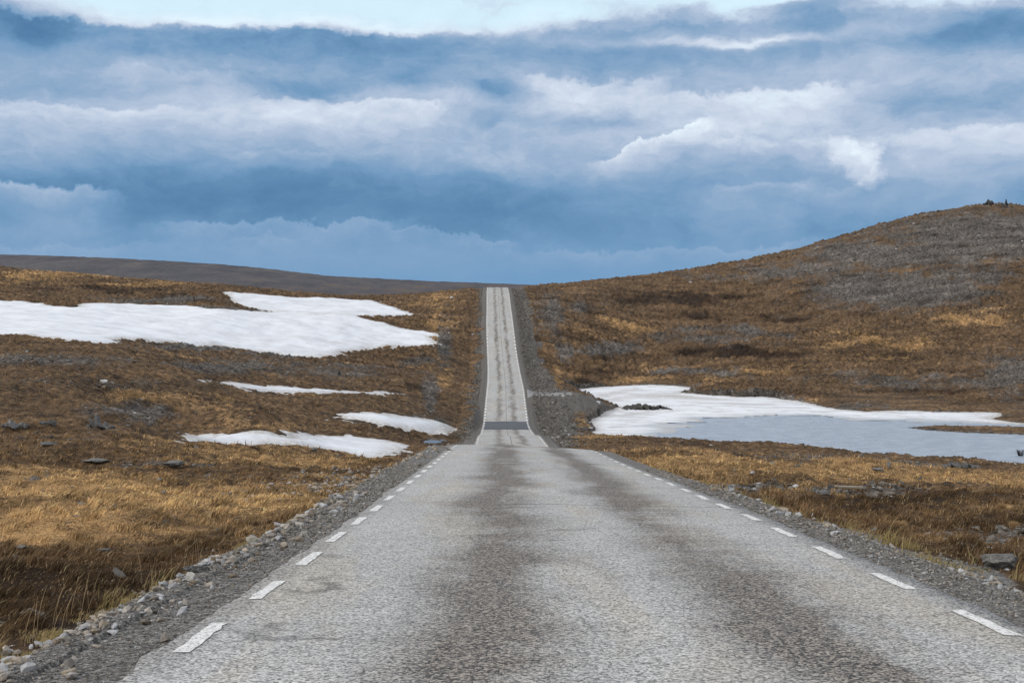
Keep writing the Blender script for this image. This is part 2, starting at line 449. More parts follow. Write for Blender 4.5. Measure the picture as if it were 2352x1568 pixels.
# ------------------------------------------------------------------ snow patches
SM = T0.copy()
def rp(pts): return [ray(u, v, T0) for u, v in pts]
S1 = [(-400,690),(-150,690),(0,691),(60,692),(100,696),(130,703),(172,707),(178,697),(230,695),(270,697),(330,700),(420,703),(480,709),(530,711),(600,714),
      (650,715),(700,714),(760,718),(820,726),(860,736),(900,747),(940,756),(985,760),(1019,768),(994,775),(1010,793),(970,797),(900,797),(850,804),
      (790,811),(780,820),(740,822),(680,820),(620,812),(560,805),(520,798),(450,797),(400,788),(330,783),(290,781),(268,784),(300,793),(240,791),(160,783),(80,775),
      (0,771),(-150,768),(-400,766)]
S2 = [(508,672),(560,673),(640,680),(720,683),(800,688),(860,690),(890,700),(920,710),(950,719),(982,722),(940,726),(850,728),(780,726),(720,722),(650,718),
      (600,714),(560,706),(530,694),(520,682)]
S3 = [(450,874),(500,877),(560,880),(620,886),(700,892),(760,896),(850,898),(900,901),(947,907),(900,909),(830,906),(760,907),(700,905),(620,903),(560,896),(520,885)]
S4 = [(750,948),(800,946),(860,948),(920,953),(990,963),(1035,975),(1032,985),(1012,998),(990,1000),(950,992),(900,984),(850,974),(800,964)]
S4b = [(752,966),(790,962),(820,966),(800,972)]
S5 = [(408,1012),(440,998),(520,998),(640,998),(720,995),(800,1000),(880,1010),(950,1026),(930,1037),(910,1047),(890,1056),(860,1057),(820,1049),(760,1037),
      (700,1027),(620,1023),(500,1021),(450,1019)]
SNOW = [([S1, S2], 'broad snowfield stretching across the left hillside below the brown ridge, the largest one'),
        ([S3], 'thin narrow strip of snow on the brown tundra below the broad snowfield'),
        ([S4], 'snow patch ending close beside the road bank, above the stream bed'),
        ([S4b], 'tiny sliver of snow at the upper left tip of the roadside patch'),
        ([S5], 'long white snow patch nearest the viewer left of the road')]
snow_sd = []
allsnow = np.full(GXg.shape, -99.0)
jag = fbm(GXg / 2.2, GYg / 4.0, 4, 81, .6)
for polys, lab in SNOW:
    s_ = np.full(GXg.shape, -99.0)
    for p in polys: s_ = np.maximum(s_, sd_grid(rp(p), 10))
    s_ = s_ + jag * np.where(GYg > 150, 1.5, .8)
    snow_sd.append(s_); allsnow = np.maximum(allsnow, s_)
ICE = [lk(*p) for p in shore_top[:22]] + [lk(*p) for p in ((2250,969),(2080,966),(1960,964),(1880,956),(1790,955),(1730,962),(1660,968),(1690,973),(1600,975),
       (1540,984),(1530,990),(1500,998),(1440,1008),(1400,1014),(1310,1006),(1365,990),(1350,975),(1360,962),(1385,948),(1425,936),(1380,925),(1330,912))]
sdI = sd_grid(ICE, 8)
PU_ = CX + GXg / np.maximum(GYg, 2) * FPX; PVL_ = HZ + (EYE - LAKE) * FPX / np.maximum(GYg, 2)
streak = fbm(GXg / 9, GYg / 1.6, 4, 91, .6)
sdI = sdI + .5 + streak * 3.0 * sstep(sdL, 2.0, 7) + wob * .3
for u_, v_, ru_, rv_, k_ in ((1600,960,130,5,5),(1700,967,110,4,6),(1480,978,70,3,3.5),(1560,973,90,2.5,4),(1800,958,90,4,4),(1440,955,60,2,2.5),(1640,948,120,2.5,3.5)):
    sdI = sdI - k_ * np.exp(-((PU_ - u_) / ru_) ** 2 - ((PVL_ - v_) / rv_) ** 2)
# flatten the ground beneath the snow
sf = sstep(allsnow, -.6, 1.5)
T1 = np.where(AD > 4.2, T1 * (1 - sf) + (T0 - .10) * sf, T1)
POOLS = [(1701,1122,58,7,'small rain pool in the dark ground beside the right verge'),(1985,1188,26,4,'narrow pool among dark heath right of the road'),
         (992,1014,26,5,'meltwater pool at the snow edge by the left road bank'),(800,1096,26,4,'little pool below the rubble bank left of the road'),
         (2160,1222,40,4,'long shallow pool in the dark heath at the right')]
pool_geo = []
for u_, v_, ru_, rv_, lab_ in POOLS:
    ys_ = np.arange(8, 200, .1); xs_ = (u_ - CX) * ys_ / FPX; gg = samp(T1, xs_, ys_); kk = np.nonzero(gg >= EYE - (v_ - HZ) * ys_ / FPX)[0]
    kk = kk[0] if len(kk) else 100
    px_, py_, pz_ = xs_[kk], ys_[kk], gg[kk]; rx_ = ru_ * py_ / FPX; ryy = min(rv_ * py_ / FPX / max(.05, (EYE - pz_) / py_), 6)
    q_ = np.sqrt(((GXg - px_) / rx_) ** 2 + ((GYg - py_) / ryy) ** 2) + .25 * fbm(GXg / 1.2, GYg / 1.2, 3, 751)
    q_ = q_ + .25 * fbm(GXg / .4, GYg / .8, 3, 761); fl = 1 - sstep(q_, .9, 2.2); T1 = T1 * (1 - fl) + (pz_ + .10 * (q_ - .85)) * fl
    pool_geo.append((px_, py_, pz_ - .005, rx_, ryy, lab_))
GZ = T1
hgt = lambda x, y: samp(GZ, np.asarray(x, float), np.asarray(y, float))

# ------------------------------------------------------------------ ground cover (what grows or lies where)
PU = CX + GXg / np.maximum(GYg, 2) * FPX; PV = HZ - (BASE - EYE) / np.maximum(GYg, 2) * FPX
_wx = fbm(GXg / (.10 * GYg + 1), GYg / (.25 * GYg + 1), 5, 701, .6); _wy = fbm(GXg / (.08 * GYg + 1), GYg / (.2 * GYg + 1), 5, 711, .6)
WPU = PU + 170 * _wx; WPV = PV + 26 * _wy
def cov(lst, seed):
    o = np.zeros(GXg.shape)
    for u, v, ru, rv, s in lst:
        o = np.maximum(o, s * np.exp(-(((WPU - u) / ru) ** 2 + ((WPV - v) / rv) ** 2) ** 1.1))
    return o
rock = cov([(400,690,140,9,1),(520,712,90,5,.9),(460,796,150,9,1),(620,815,80,8,.7),(290,943,140,20,.95),(330,970,120,12,.6),(120,830,260,16,.55),
            (560,842,220,22,.6),(800,850,120,20,.55),(1010,905,45,40,.9),(900,960,100,10,.6),(400,1071,130,6,.9),(300,1072,60,4,.8),(60,1108,60,5,.9),
            (250,885,300,16,.35),(960,830,90,16,.5),(1060,800,25,60,.7),(60,1010,160,9,.5),(1050,980,40,30,.6),
            (2250,545,260,60,.95),(2050,590,240,34,.9),(1850,622,200,22,.75),(2040,672,210,45,.95),(1700,640,140,12,.5),(1620,782,150,16,.55),(1700,762,110,14,.7),
            (1400,800,90,16,.85),(1275,800,30,22,.9),(1240,720,40,50,.8),(1330,700,60,25,.5),(2150,880,260,20,.55),(2320,860,120,60,.7),(2200,640,150,30,.7),
            (1600,860,100,10,.7),(1900,948,160,7,.8),(2240,990,200,10,.9),(1270,960,60,50,.9),(1950,870,160,12,.4),(2330,560,120,60,.8),
            (1960,1130,200,12,.8),(1720,1125,60,8,.7),(2330,1230,160,14,.7),(1800,1055,160,8,.6),(2060,1072,60,5,.7)], 1)
gold = cov([(120,638,260,20,1),(330,655,160,12,.8),(1050,760,60,80,.9),(1000,700,100,12,.8),(1060,880,40,30,.9),(1040,700,60,30,.8),(1430,745,120,22,.8),
            (1450,770,140,16,.7),(2000,800,180,30,.9),(2200,730,200,30,.8),(2130,690,90,14,.7),(1650,850,300,14,.9),(1500,875,150,10,1),(1420,990,140,18,1),
            (1330,962,60,26,1),(1900,1090,500,40,.9),(2200,1110,300,30,1),(250,1130,420,50,1),(150,1210,300,40,1),(600,1060,250,20,.5),(480,1150,300,30,.9),
            (500,1025,350,14,.6),(250,910,250,14,.5),(1250,880,20,40,.8),(700,980,200,14,.6),(2300,1000,60,6,.6),(1850,920,120,10,.8),(1290,740,50,40,.6),
            (1620,1065,170,20,.9),(700,1110,120,25,.6)], 2)
dark = cov([(1680,812,170,16,1),(2230,632,60,22,1),(1550,690,260,22,.8),(1750,730,300,12,.7),(200,1380,480,115,1.25),(450,1270,300,45,.9),(650,1210,150,25,.7),
            (1990,1150,240,24,1),(2250,1205,160,22,1),(2250,1280,250,40,.85),(1720,1120,70,16,.8),(600,890,220,16,.5),(950,890,120,18,.6),(60,1060,200,10,.5),
            (700,1085,90,10,.8),(1400,850,160,10,.7),(2100,900,260,14,.6),(250,668,240,10,.7),(380,680,150,8,.6),(1330,870,60,16,.8),(500,940,260,20,.4),(1450,820,160,12,.5)], 3)
gm = fbm(GXg / 16, GYg / 14, 6, 101, .65); gm2 = fbm(GXg / 6, GYg / 6, 6, 111, .68); gm3 = fbm(GXg / 11, GYg / 9, 6, 121, .66)
far_ = sstep(GYg, 60, 130)
dens_rock = np.clip(rock * 1.1 + gm2 * (.35 + .45 * far_) - .05 + .12 * far_, 0, 1)
corr = np.where(RD < 0, 4.3 - .2 * sstep(GYg, 150, 220), 4.3 + 4.2 * sstep(GYg, 118, 135) - 1.4 * sstep(GYg, 200, 240))
grav = np.maximum(1 - sstep(AD + wn_ * 1.3 * (1 + (GYg > 90)), corr - .35, corr + .35 + .8 * (GYg > 90)), sstep(sdPad + wn_, -5.5, -3.5))
shorg = sstep(sdLk, -1.6, -.2)
R_ = np.clip(np.maximum(dens_rock, shorg * .8), 0, 1)
G_ = np.clip(gold * .8 + gm * 1.3 - .15 * dark - .25 * rock + .10 - .20 * far_ - .08 * (GXg > 12) * far_, 0, 1)
B_ = np.clip(dark * .95 + gm3 * 1.0 - .03, 0, 1)

def new_obj(name, V, F, mat, parent=None, smooth=True, cols=None, uv=None):
    """V (n,3) array, F (m,4) or list of faces"""
    me = bpy.data.meshes.new(name)
    V = np.asarray(V, np.float32)
    if isinstance(F, np.ndarray):
        k = F.shape[1]; m = len(F)
        me.vertices.add(len(V)); me.vertices.foreach_set('co', V.ravel())
        me.loops.add(m * k); me.loops.foreach_set('vertex_index', F.astype(np.int32).ravel())
        me.polygons.add(m); me.polygons.foreach_set('loop_start', np.arange(0, m * k, k, dtype=np.int32))
        me.polygons.foreach_set('loop_total', np.full(m, k, np.int32))
        me.update(calc_edges=True)
    else:
        me.from_pydata([tuple(v) for v in V], [], [tuple(f) for f in F])
    me.polygons.foreach_set('use_smooth', np.full(len(me.polygons), smooth))
    for nm, arr in (cols or {}).items():
        a = me.attributes.new(nm, 'FLOAT_COLOR', 'POINT'); arr = np.asarray(arr, np.float32)
        if arr.shape[1] == 3: arr = np.concatenate([arr, np.ones((len(arr), 1), np.float32)], 1)
        a.data.foreach_set('color', arr.ravel())
    me.materials.append(mat)
    o = bpy.data.objects.new(name, me); S.collection.objects.link(o)
    if parent is not None: o.parent = parent
    return o

def tag(o, label=None, cat=None, group=None, kind=None):
    for k, v in (('label', label), ('category', cat), ('group', group), ('kind', kind)):
        if v: o[k] = v
    return o

def grid_faces(mask_idx, nr, nc):
    """faces of a grid where all four corners are in the mask; returns F and used vertex ids"""
    m = mask_idx[:-1, :-1] & mask_idx[1:, :-1] & mask_idx[:-1, 1:] & mask_idx[1:, 1:]
    i, j = np.nonzero(m); a = i * nc + j
    F = np.stack([a, a + 1, a + nc + 1, a + nc], 1)
    used, inv = np.unique(F.ravel(), return_inverse=True)
    return inv.reshape(-1, 4), used

def material(name):
    m = bpy.data.materials.new(name); m.use_nodes = True; t = NT(m.node_tree); t.n.clear()
    p = t.n.new('ShaderNodeBsdfPrincipled'); o = t.n.new('ShaderNodeOutputMaterial'); t.l.new(p.outputs[0], o.inputs[0])
    p.inputs['Specular IOR Level'].default_value = .2; p.inputs['Roughness'].default_value = .9
    t.p = p; t.obj = t.n.new('ShaderNodeTexCoord').outputs['Object']
    return m, t

# ground material
def m_ground():
    m, t = material('tundra')
    P = t.obj; c = t.sep(t.attr('cover')); r, g, b = c[0], c[1], c[2]; gr = t.attr('cover', 'Alpha')
    fine = t.noise(P, 9, 6, .75); mid = t.noise(P, 1.6, 6, .7); big = t.noise(P, .35, 5, .62)
    blade = t.noise(t.vm('MULTIPLY', P, (1, .45, 1)), 28, 4, .7)
    heath = t.ramp(t.add(t.mul(mid, .6), t.mul(fine, .4)), [(.33, (.014, .009, .005)), (.44, (.068, .043, .025)), (.54, (.190, .116, .058)), (.66, (.40, .270, .145))])
    golden = t.ramp(t.add(t.mul(mid, .45), t.mul(blade, .55)), [(.33, (.055, .030, .013)), (.43, (.22, .125, .052)), (.53, (.44, .265, .115)), (.66, (.66, .45, .23))])
    darkh = t.ramp(t.add(t.mul(mid, .5), t.mul(fine, .5)), [(.32, (.008, .005, .003)), (.5, (.032, .018, .009)), (.66, (.085, .045, .022)), (.8, (.13, .08, .045))])
    vs = t.voro(P, 3.2, out='Color'); vs2 = t.voro(P, 11, out='Color')
    st = t.m('ADD', t.mul(t.sep(vs)[0], .5), t.mul(t.sep(vs2)[1], .5))
    stones = t.ramp(t.add(t.mul(st, .6), t.mul(fine, .4)), [(.24, (.020, .017, .014)), (.42, (.090, .078, .066)), (.58, (.155, .136, .118)), (.76, (.30, .275, .25))])
    col = t.mix(t.mapr(t.add(g, t.mul(t.m('SUBTRACT', mid, .5), 1.6)), .25, .75), heath, golden)
    col = t.mix(t.mapr(t.add(b, t.mul(t.m('SUBTRACT', mid, .5), 1.3)), .35, .8), col, darkh)
    rr = t.add(r, t.mul(t.m('SUBTRACT', fine, .5), 2.2))
    rr = t.add(rr, t.mul(t.m('SUBTRACT', big, .5), .8))
    col = t.mix(t.mapr(rr, .38, .72), col, stones)
    # scattered pale stones everywhere
    pw = t.noise(t.vm('MULTIPLY', P, (.45, 1, 1)), .19, 8, .74)
    col = t.mix(1, col, t.ramp(pw, [(.34, .34), (.46, .86), (.55, 1.22), (.66, 1.85)]), 'MULTIPLY')
    sp = t.m('MULTIPLY', t.m('LESS_THAN', t.voro(P, 1.3), .10), t.m('GREATER_THAN', t.sep(t.voro(P, 1.3, out='Color'))[0], .80))
    col = t.mix(t.mul(sp, .8), col, (.36, .35, .34))
    gn = t.noise(P, 45, 3, .7); gv = t.sep(t.voro(P, 38, out='Color'))[0]
    grav = t.ramp(t.add(t.mul(gn, .5), t.add(t.mul(gv, .3), t.mul(fine, .2))), [(.30, (.042, .039, .036)), (.42, (.155, .146, .135)), (.55, (.31, .292, .27)), (.70, (.58, .55, .50))])
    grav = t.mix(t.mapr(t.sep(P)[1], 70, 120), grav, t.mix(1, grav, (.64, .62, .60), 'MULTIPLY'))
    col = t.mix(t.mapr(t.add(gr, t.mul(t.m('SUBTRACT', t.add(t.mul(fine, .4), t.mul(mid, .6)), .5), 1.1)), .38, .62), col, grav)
    t.put(t.p.inputs['Base Color'], col)
    h = t.add(t.mul(mid, 1.2), t.add(t.mul(fine, .35), t.mul(blade, .12)))
    nrm = t.bump(h, .9, .45); nrm = t.bump(t.add(gv, gn), .35, .02, nrm)
    t.put(t.p.inputs['Normal'], nrm); return m
MG = m_ground()
V = np.stack([GXg, GYg, GZ], -1).reshape(-1, 3)
F, used = grid_faces(np.ones(GXg.shape, bool), *GXg.shape)
colr = np.stack([R_, G_, B_, grav], -1).reshape(-1, 4)
ground = new_obj('ground', V, F, MG, cols={'cover': colr}); tag(ground, kind='structure')

# ------------------------------------------------------------------ distant ridge
sky_u = [-1500,-600,0,120,250,400,500,600,700,760,850,900,1000,1100,1230,1400,3200]
sky_v = [540,566,584,587,592,600,606,615,627,634,638,641,646,649,654,662,700]
hy = np.concatenate([np.linspace(430, 880, 150), np.linspace(884, 960, 20), np.linspace(980, 3000, 30)])
hs = np.linspace(-.75, .75, 900)
HY, HS = np.meshgrid(hy, hs, indexing='ij'); HX = HS * HY
cr = 900 + 60 * np.sin(HS * 5)
top = EYE - (np.interp(CX + HS * FPX, sky_u, sky_v) - HZ) / FPX * cr
f = np.clip((HY - 430) / (cr - 430), 0, 1); base_ = EYE - 34
HZt = base_ + (top - base_) * (f ** .8) - np.clip(HY - cr, 0, None) * .09
HZt += fbm(HX / 60, HY / 60, 4, 131) * 3.2 * f * (1 - f) * 2 + fbm(HX / 6, HY / 6, 3, 141) * .45
m, t = material('ridge_heath')
n = t.noise(t.vm('MULTIPLY', t.obj, (1, .5, 1)), .05, 9, .68); n2 = t.noise(t.obj, .4, 6, .75)
xx = t.sep(t.obj)[0]
c = t.ramp(t.add(t.mul(n, .55), t.mul(n2, .45)), [(.33, (.046, .046, .054)), (.5, (.092, .088, .096)), (.58, (.125, .112, .108)), (.7, (.20, .165, .135))])
c = t.mix(t.mapr(t.add(n, t.mapr(t.sep(t.obj)[2], -8, 16, .10, -.2)), .48, .75, 0, .5), c, (.15, .092, .055))
t.put(t.p.inputs['Base Color'], c); t.put(t.p.inputs['Normal'], t.bump(n2, .6, 1.5))
F, used = grid_faces(np.ones(HX.shape, bool), *HX.shape)
hills = new_obj('hills', np.stack([HX, HY, HZt], -1).reshape(-1, 3), F, m); tag(hills, kind='structure')

# ------------------------------------------------------------------ road
ry = depths(-6, 395, .12, .004); dl = np.array([-2.97, -2.92, -2.8, -2.5, -2.2, -1.8, -1.4, -1, -.6, -.2, .2, .6, 1, 1.4, 1.8, 2.2, 2.6, 2.85, 2.98, 3.03])
YY, DD = np.meshgrid(ry, dl, indexing='ij')
en = fbm(YY / .8, DD * 0 + np.sign(DD) * 5, 4, 151) * .10 + fbm(YY / 5, np.sign(DD) * 9, 2, 161) * .09
DDe = np.where((DD < -2.8) | (DD > 2.9), DD + en * np.sign(DD), DD)
def surf(y, d):
    return road_h(y) + cross(y, d) + .012 * fbm(y / 2.5, d / 1.5, 3, 171) - .012 * (np.exp(-((d + .95) / .4) ** 2) + np.exp(-((d - 1.15) / .4) ** 2))
ZZ = surf(YY, DDe)
ZZ[:, 0] -= .08; ZZ[:, -1] -= .08
F, used = grid_faces(np.ones(YY.shape, bool), *YY.shape)

def m_road():
    m, t = material('worn_asphalt'); P = t.obj
    uv = t.sep(t.attr('lane')); d = t.m('SUBTRACT', t.mul(uv[0], 8), 4); s = t.mul(uv[1], 1)
    y = t.sep(P)[1]
    D2 = t.comb(d, y, 0)
    # aggregate
    v1 = t.sep(t.voro(P, 62, out='Color'))[0]; n1 = t.noise(P, 95, 3, .7); n0 = t.noise(P, 26, 4, .7)
    agg = t.add(t.mul(v1, .42), t.add(t.mul(n1, .46), t.mul(n0, .12)))
    base = t.ramp(agg, [(.26, (.095, .092, .086)), (.37, (.26, .256, .246)), (.49, (.44, .434, .418)), (.64, (.70, .69, .665))])
    # far texture: faint cross streaks from laying joints and old repairs
    cs_ = t.noise(t.vm('MULTIPLY', D2, (.35, 1.6, 1)), 1.0, 6, .7)
    base = t.mix(t.mapr(cs_, .5, .75, 0, .30), base, (.20, .195, .19))
    rr_ = t.noise(t.vm('MULTIPLY', D2, (.28, 1.0, 1)), 2.2, 5, .75)
    base = t.mix(t.mul(t.mapr(rr_, .50, .66, 0, .45), t.mapr(y, 60, 120)), base, (.13, .126, .12))
    base = t.mix(t.mapr(t.noise(t.vm('MULTIPLY', D2, (.8, .5, 1)), .35, 5, .65), .42, .64, .14, 0), base, (.16, .155, .148))
    # warm dust between the tracks
    wn = t.noise(t.vm('MULTIPLY', D2, (.9, .16, 1)), 1.0, 4, .6)
    base = t.mix(t.mapr(wn, .45, .66, 0, .42), base, t.mix(1, base, (1.0, .86, .66), 'MULTIPLY'))
    # bitumen bleeding in the wheel tracks
    dw = t.add(d, t.mul(t.m('SUBTRACT', t.noise(D2, .35, 3, .6), .5), 1.3))
    def band(c, w):
        q = t.m('DIVIDE', t.m('SUBTRACT', dw, c), w); return t.m('EXPONENT', t.mul(t.mul(q, q), -1))
    tr = t.add(band(-.86, .58), band(1.3, .52)); trf = t.add(band(-.88, .34), band(1.10, .34))
    lng = t.noise(t.vm('MULTIPLY', D2, (.8, .10, 1)), 1.0, 5, .62)
    shrt = t.noise(t.vm('MULTIPLY', D2, (.5, 1.3, 1)), 1.0, 6, .72)
    k = t.mul(tr, t.mapr(t.add(t.mul(lng, .65), t.mul(shrt, .35)), .33, .52, .16, 1.1))
    farb = t.mul(t.mapr(shrt, .38, .56, .25, 1), t.mapr(lng, .36, .52, .45, .95))
    fy = t.mapr(y, 50, 110)
    k = t.add(t.mul(k, t.m('SUBTRACT', 1, fy)), t.mul(t.mul(trf, farb), t.mul(fy, 1.15)))
    k = t.add(k, t.mul(t.mapr(t.noise(t.vm('MULTIPLY', D2, (.55, .10, 1)), 1.3, 5, .65), .50, .72, 0, .5), t.mapr(t.m('ABSOLUTE', d), 2.1, 1.2)))
    darkc = t.ramp(agg, [(.28, (.018, .016, .015)), (.40, (.052, .046, .042)), (.52, (.128, .113, .102)), (.66, (.40, .345, .285))])
    col = t.mix(t.mapr(k, .06, .92, 0, .90, smooth=False), base, darkc)
    sc_ = t.noise(t.vm('MULTIPLY', t.vm('ADD', D2, t.vm('MULTIPLY', t.noise(D2, .5, 2, .5, 0, 1), (.8, .3, 0))), (16, .30, 1)), 1.0, 2, .5)
    col = t.mix(t.mul(t.mapr(sc_, .66, .74, 0, .5), t.mapr(t.noise(P, .4, 2), .50, .60)), col, (.05, .048, .045))
    # dirty margins
    mg = t.mapr(t.add(t.m('ABSOLUTE', d), t.mul(t.m('SUBTRACT', t.noise(P, 1.4, 5, .65), .5), .5)), 2.55, 2.98, 0, .85)
    col = t.mix(mg, col, t.ramp(agg, [(.27, (.035, .034, .034)), (.42, (.14, .134, .126)), (.62, (.40, .38, .36))]))
    # cracks: centre joint and transverse ones
    jw = t.mul(t.m('SUBTRACT', t.noise(t.comb(0, y, 0), .6, 5, .6), .5), .25)
    cj = t.m('ABSOLUTE', t.m('SUBTRACT', t.add(d, jw), .08))
    ck = t.mul(t.mapr(cj, .012, .04, .75, 0), t.mapr(y, 70, 100))
    wv = t.n.new('ShaderNodeTexVoronoi'); wv.feature = 'DISTANCE_TO_EDGE'; t.put(wv.inputs['Vector'], t.vm('ADD', t.vm('MULTIPLY', D2, (.10, .38, 1)), t.vm('MULTIPLY', t.noise(D2, .9, 5, .6, 0, 1), (.25, .25, 0))))
    wv.inputs['Scale'].default_value = .55
    ck2 = t.mul(t.mapr(wv.outputs[0], .003, .010, .45, 0), t.mapr(t.noise(P, .5, 3), .54, .62))
    one = t.m('ABSOLUTE', t.m('SUBTRACT', t.add(y, t.add(t.mul(d, .06), t.mul(t.m('SUBTRACT', t.noise(P, 3, 3), .5), .12))), 19.1))
    ck2 = t.m('MAXIMUM', ck2, t.mul(t.mapr(one, .012, .05, .8, 0), t.mapr(d, -1.2, -.7)))
    col = t.mix(t.m('MAXIMUM', ck, ck2), col, (.02, .02, .02))
    t.put(t.p.inputs['Base Color'], col); t.p.inputs['Roughness'].default_value = .82
    t.put(t.p.inputs['Normal'], t.bump(agg, .55, .012)); return m
MR = m_road()
lane = np.stack([(DDe + 4) / 8, YY / 400, YY * 0], -1).reshape(-1, 3)
road = new_obj('road', np.stack([DDe + road_x(YY), YY, ZZ], -1).reshape(-1, 3), F, MR, cols={'lane': lane}); tag(road, kind='structure')

def sheet(y0, y1, d0, d1, lift, name, mat, parent, ny=None, ragged=0, seed=0):
    ny = ny or max(2, int((y1 - y0) / .12) + 1)
    ys = np.linspace(y0, y1, ny); nd = max(2, int(abs(d1 - d0) / .06) + 1 if ragged else (16 if abs(d1 - d0) > 1 else 2)); ds = np.linspace(d0, d1, nd)
    A, B = np.meshgrid(ys, ds, indexing='ij')
    if ragged:
        r_ = np.random.default_rng(seed)
        B = B.copy(); B[:, 0] += r_.normal(0, ragged, ny); B[:, -1] += r_.normal(0, ragged, ny)
        A = A.copy(); A[0] += r_.normal(0, ragged * 2, nd); A[-1] += r_.normal(0, ragged * 2, nd)
    Z = surf(A, B) + lift
    n_r, n_c = A.shape; top = np.stack([B + road_x(A), A, Z], -1).reshape(-1, 3)
    F_, _ = grid_faces(np.ones(A.shape, bool), n_r, n_c)
    return new_obj(name, top, F_, mat, parent, cols={'lane': np.stack([(B + 4) / 8, A / 400, A * 0], -1).reshape(-1, 3)})

m, t = material('road_paint'); P = t.obj
nw = t.noise(P, 24, 5, .75); nb = t.noise(P, 90, 3, .7)
wr = t.mapr(t.add(t.add(t.mul(nw, .6), t.mul(nb, .4)), t.mapr(t.sep(P)[1], 40, 110, 0, .2)), .39, .53)
t.put(t.p.inputs['Base Color'], t.mix(wr, (.22, .215, .2), (.84, .825, .79))); t.put(t.p.inputs['Normal'], t.bump(nb, .3, .005)); MP = m
nd_ = 0; far_v, far_f = [], []
dashes = []
for sd, y in ((-1, 3.34), (1, 3.9)):
    while y < 342:
        dashes.append((y, sd)); y += 2.1 + .5 * float(sstep(np.array(y), 70, 140))
dashes.sort()
for (yy, sd) in dashes:
    ln = (1.08 if yy < 90 else 1.2) + random.uniform(-.06, .06); d0 = sd * 2.75 + random.uniform(-.012, .012)
    if nd_ < 100:
        o = sheet(yy, yy + ln, d0 - .055, d0 + .055, .006, 'edge_dash', MP, road, 9, .006, nd_)
    else:
        lenf = 3
        for q in range(3):
            ya = yy + ln * q / 3; yb = yy + ln * (q + 1) / 3; b0 = len(far_v)
            for yv, dv in ((ya, d0 - .10), (ya, d0 + .10), (yb, d0 + .10), (yb, d0 - .10)):
                far_v.append((dv + float(road_x(yv)), yv, float(surf(np.array(yv), np.array(dv))) + .04))
            far_f.append((b0, b0 + 1, b0 + 2, b0 + 3))
    nd_ += 1
o = new_obj('edge_dash', far_v, far_f, MP, road, False); o['kind'] = 'stuff'
# dark repair strip across the road
m, t = material('new_asphalt')
n = t.noise(t.obj, 3, 5, .6); ss = t.noise(t.vm('MULTIPLY', t.obj, (1, .15, 1)), .9, 3, .6)
t.put(t.p.inputs['Base Color'], t.mix(ss, t.ramp(n, [(.3, (.062, .068, .080)), (.7, (.10, .107, .12))]), (.13, .135, .145))); MA = m
sheet(139.5, 153.5, -2.84, 2.95, .03, 'asphalt_patch', MA, road, 60)

# side road of compacted gravel leaving on the right
m, t = material('packed_gravel'); P = t.obj
n = t.noise(P, 1.2, 6, .65); n2 = t.noise(P, 12, 4, .7)
t.put(t.p.inputs['Base Color'], t.ramp(t.add(t.mul(n, .5), t.mul(n2, .5)), [(.3, (.10, .10, .10)), (.5, (.27, .265, .26)), (.7, (.38, .375, .365))]))
t.put(t.p.inputs['Normal'], t.bump(n2, .4, .05)); MSR = m
us = np.linspace(0, 1, 50); vs_ = np.linspace(-1, 1, 16); U_, W_ = np.meshgrid(us, vs_, indexing='ij')
cxs = 1.5 + 7.6 * U_; cys = 180 + 1.6 * U_ ** 1.3
half = 2.6 + 4.0 * np.exp(-U_ * 4) - .4 * U_ + .35 * fbm(U_ * 9, W_, 2, 181)
SX, SY = cxs, cys + W_ * half
SZ = samp(GZ, SX, SY) + .05 - .12 * (np.abs(W_) > .99)
ins_ = np.abs(SX - road_x(SY)) > 3.16
F, used = grid_faces(ins_, *SX.shape)
o = new_obj('side_road', np.stack([SX, SY, SZ], -1).reshape(-1, 3)[used], F, MSR); tag(o, kind='structure')

# ------------------------------------------------------------------ water
m, t = material('lake_water')
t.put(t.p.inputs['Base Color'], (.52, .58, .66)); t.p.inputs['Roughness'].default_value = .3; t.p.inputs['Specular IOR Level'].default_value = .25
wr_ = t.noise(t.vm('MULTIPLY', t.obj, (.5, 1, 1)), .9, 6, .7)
t.put(t.p.inputs['Base Color'], t.mix(t.mapr(wr_, .4, .62), (.37, .43, .51), (.48, .54, .62)))  # pale mottled base colour stands in for bright sky reflected off the waves
t.p.inputs['IOR'].default_value = 1.33
w1 = t.noise(t.vm('MULTIPLY', t.obj, (1, .6, 1)), 2.2, 5, .65); w2 = t.noise(t.vm('MULTIPLY', t.obj, (1, .5, 1)), 7, 3, .6)
t.put(t.p.inputs['Normal'], t.bump(t.add(w1, t.mul(w2, .5)), 1.0, .35)); MW = m
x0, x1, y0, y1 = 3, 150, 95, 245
o = new_obj('lake', [(x0, y0, LAKE), (x1, y0, LAKE), (x1, y1, LAKE), (x0, y1, LAKE)], [(0, 1, 2, 3)], MW, smooth=False); tag(o, kind='structure')

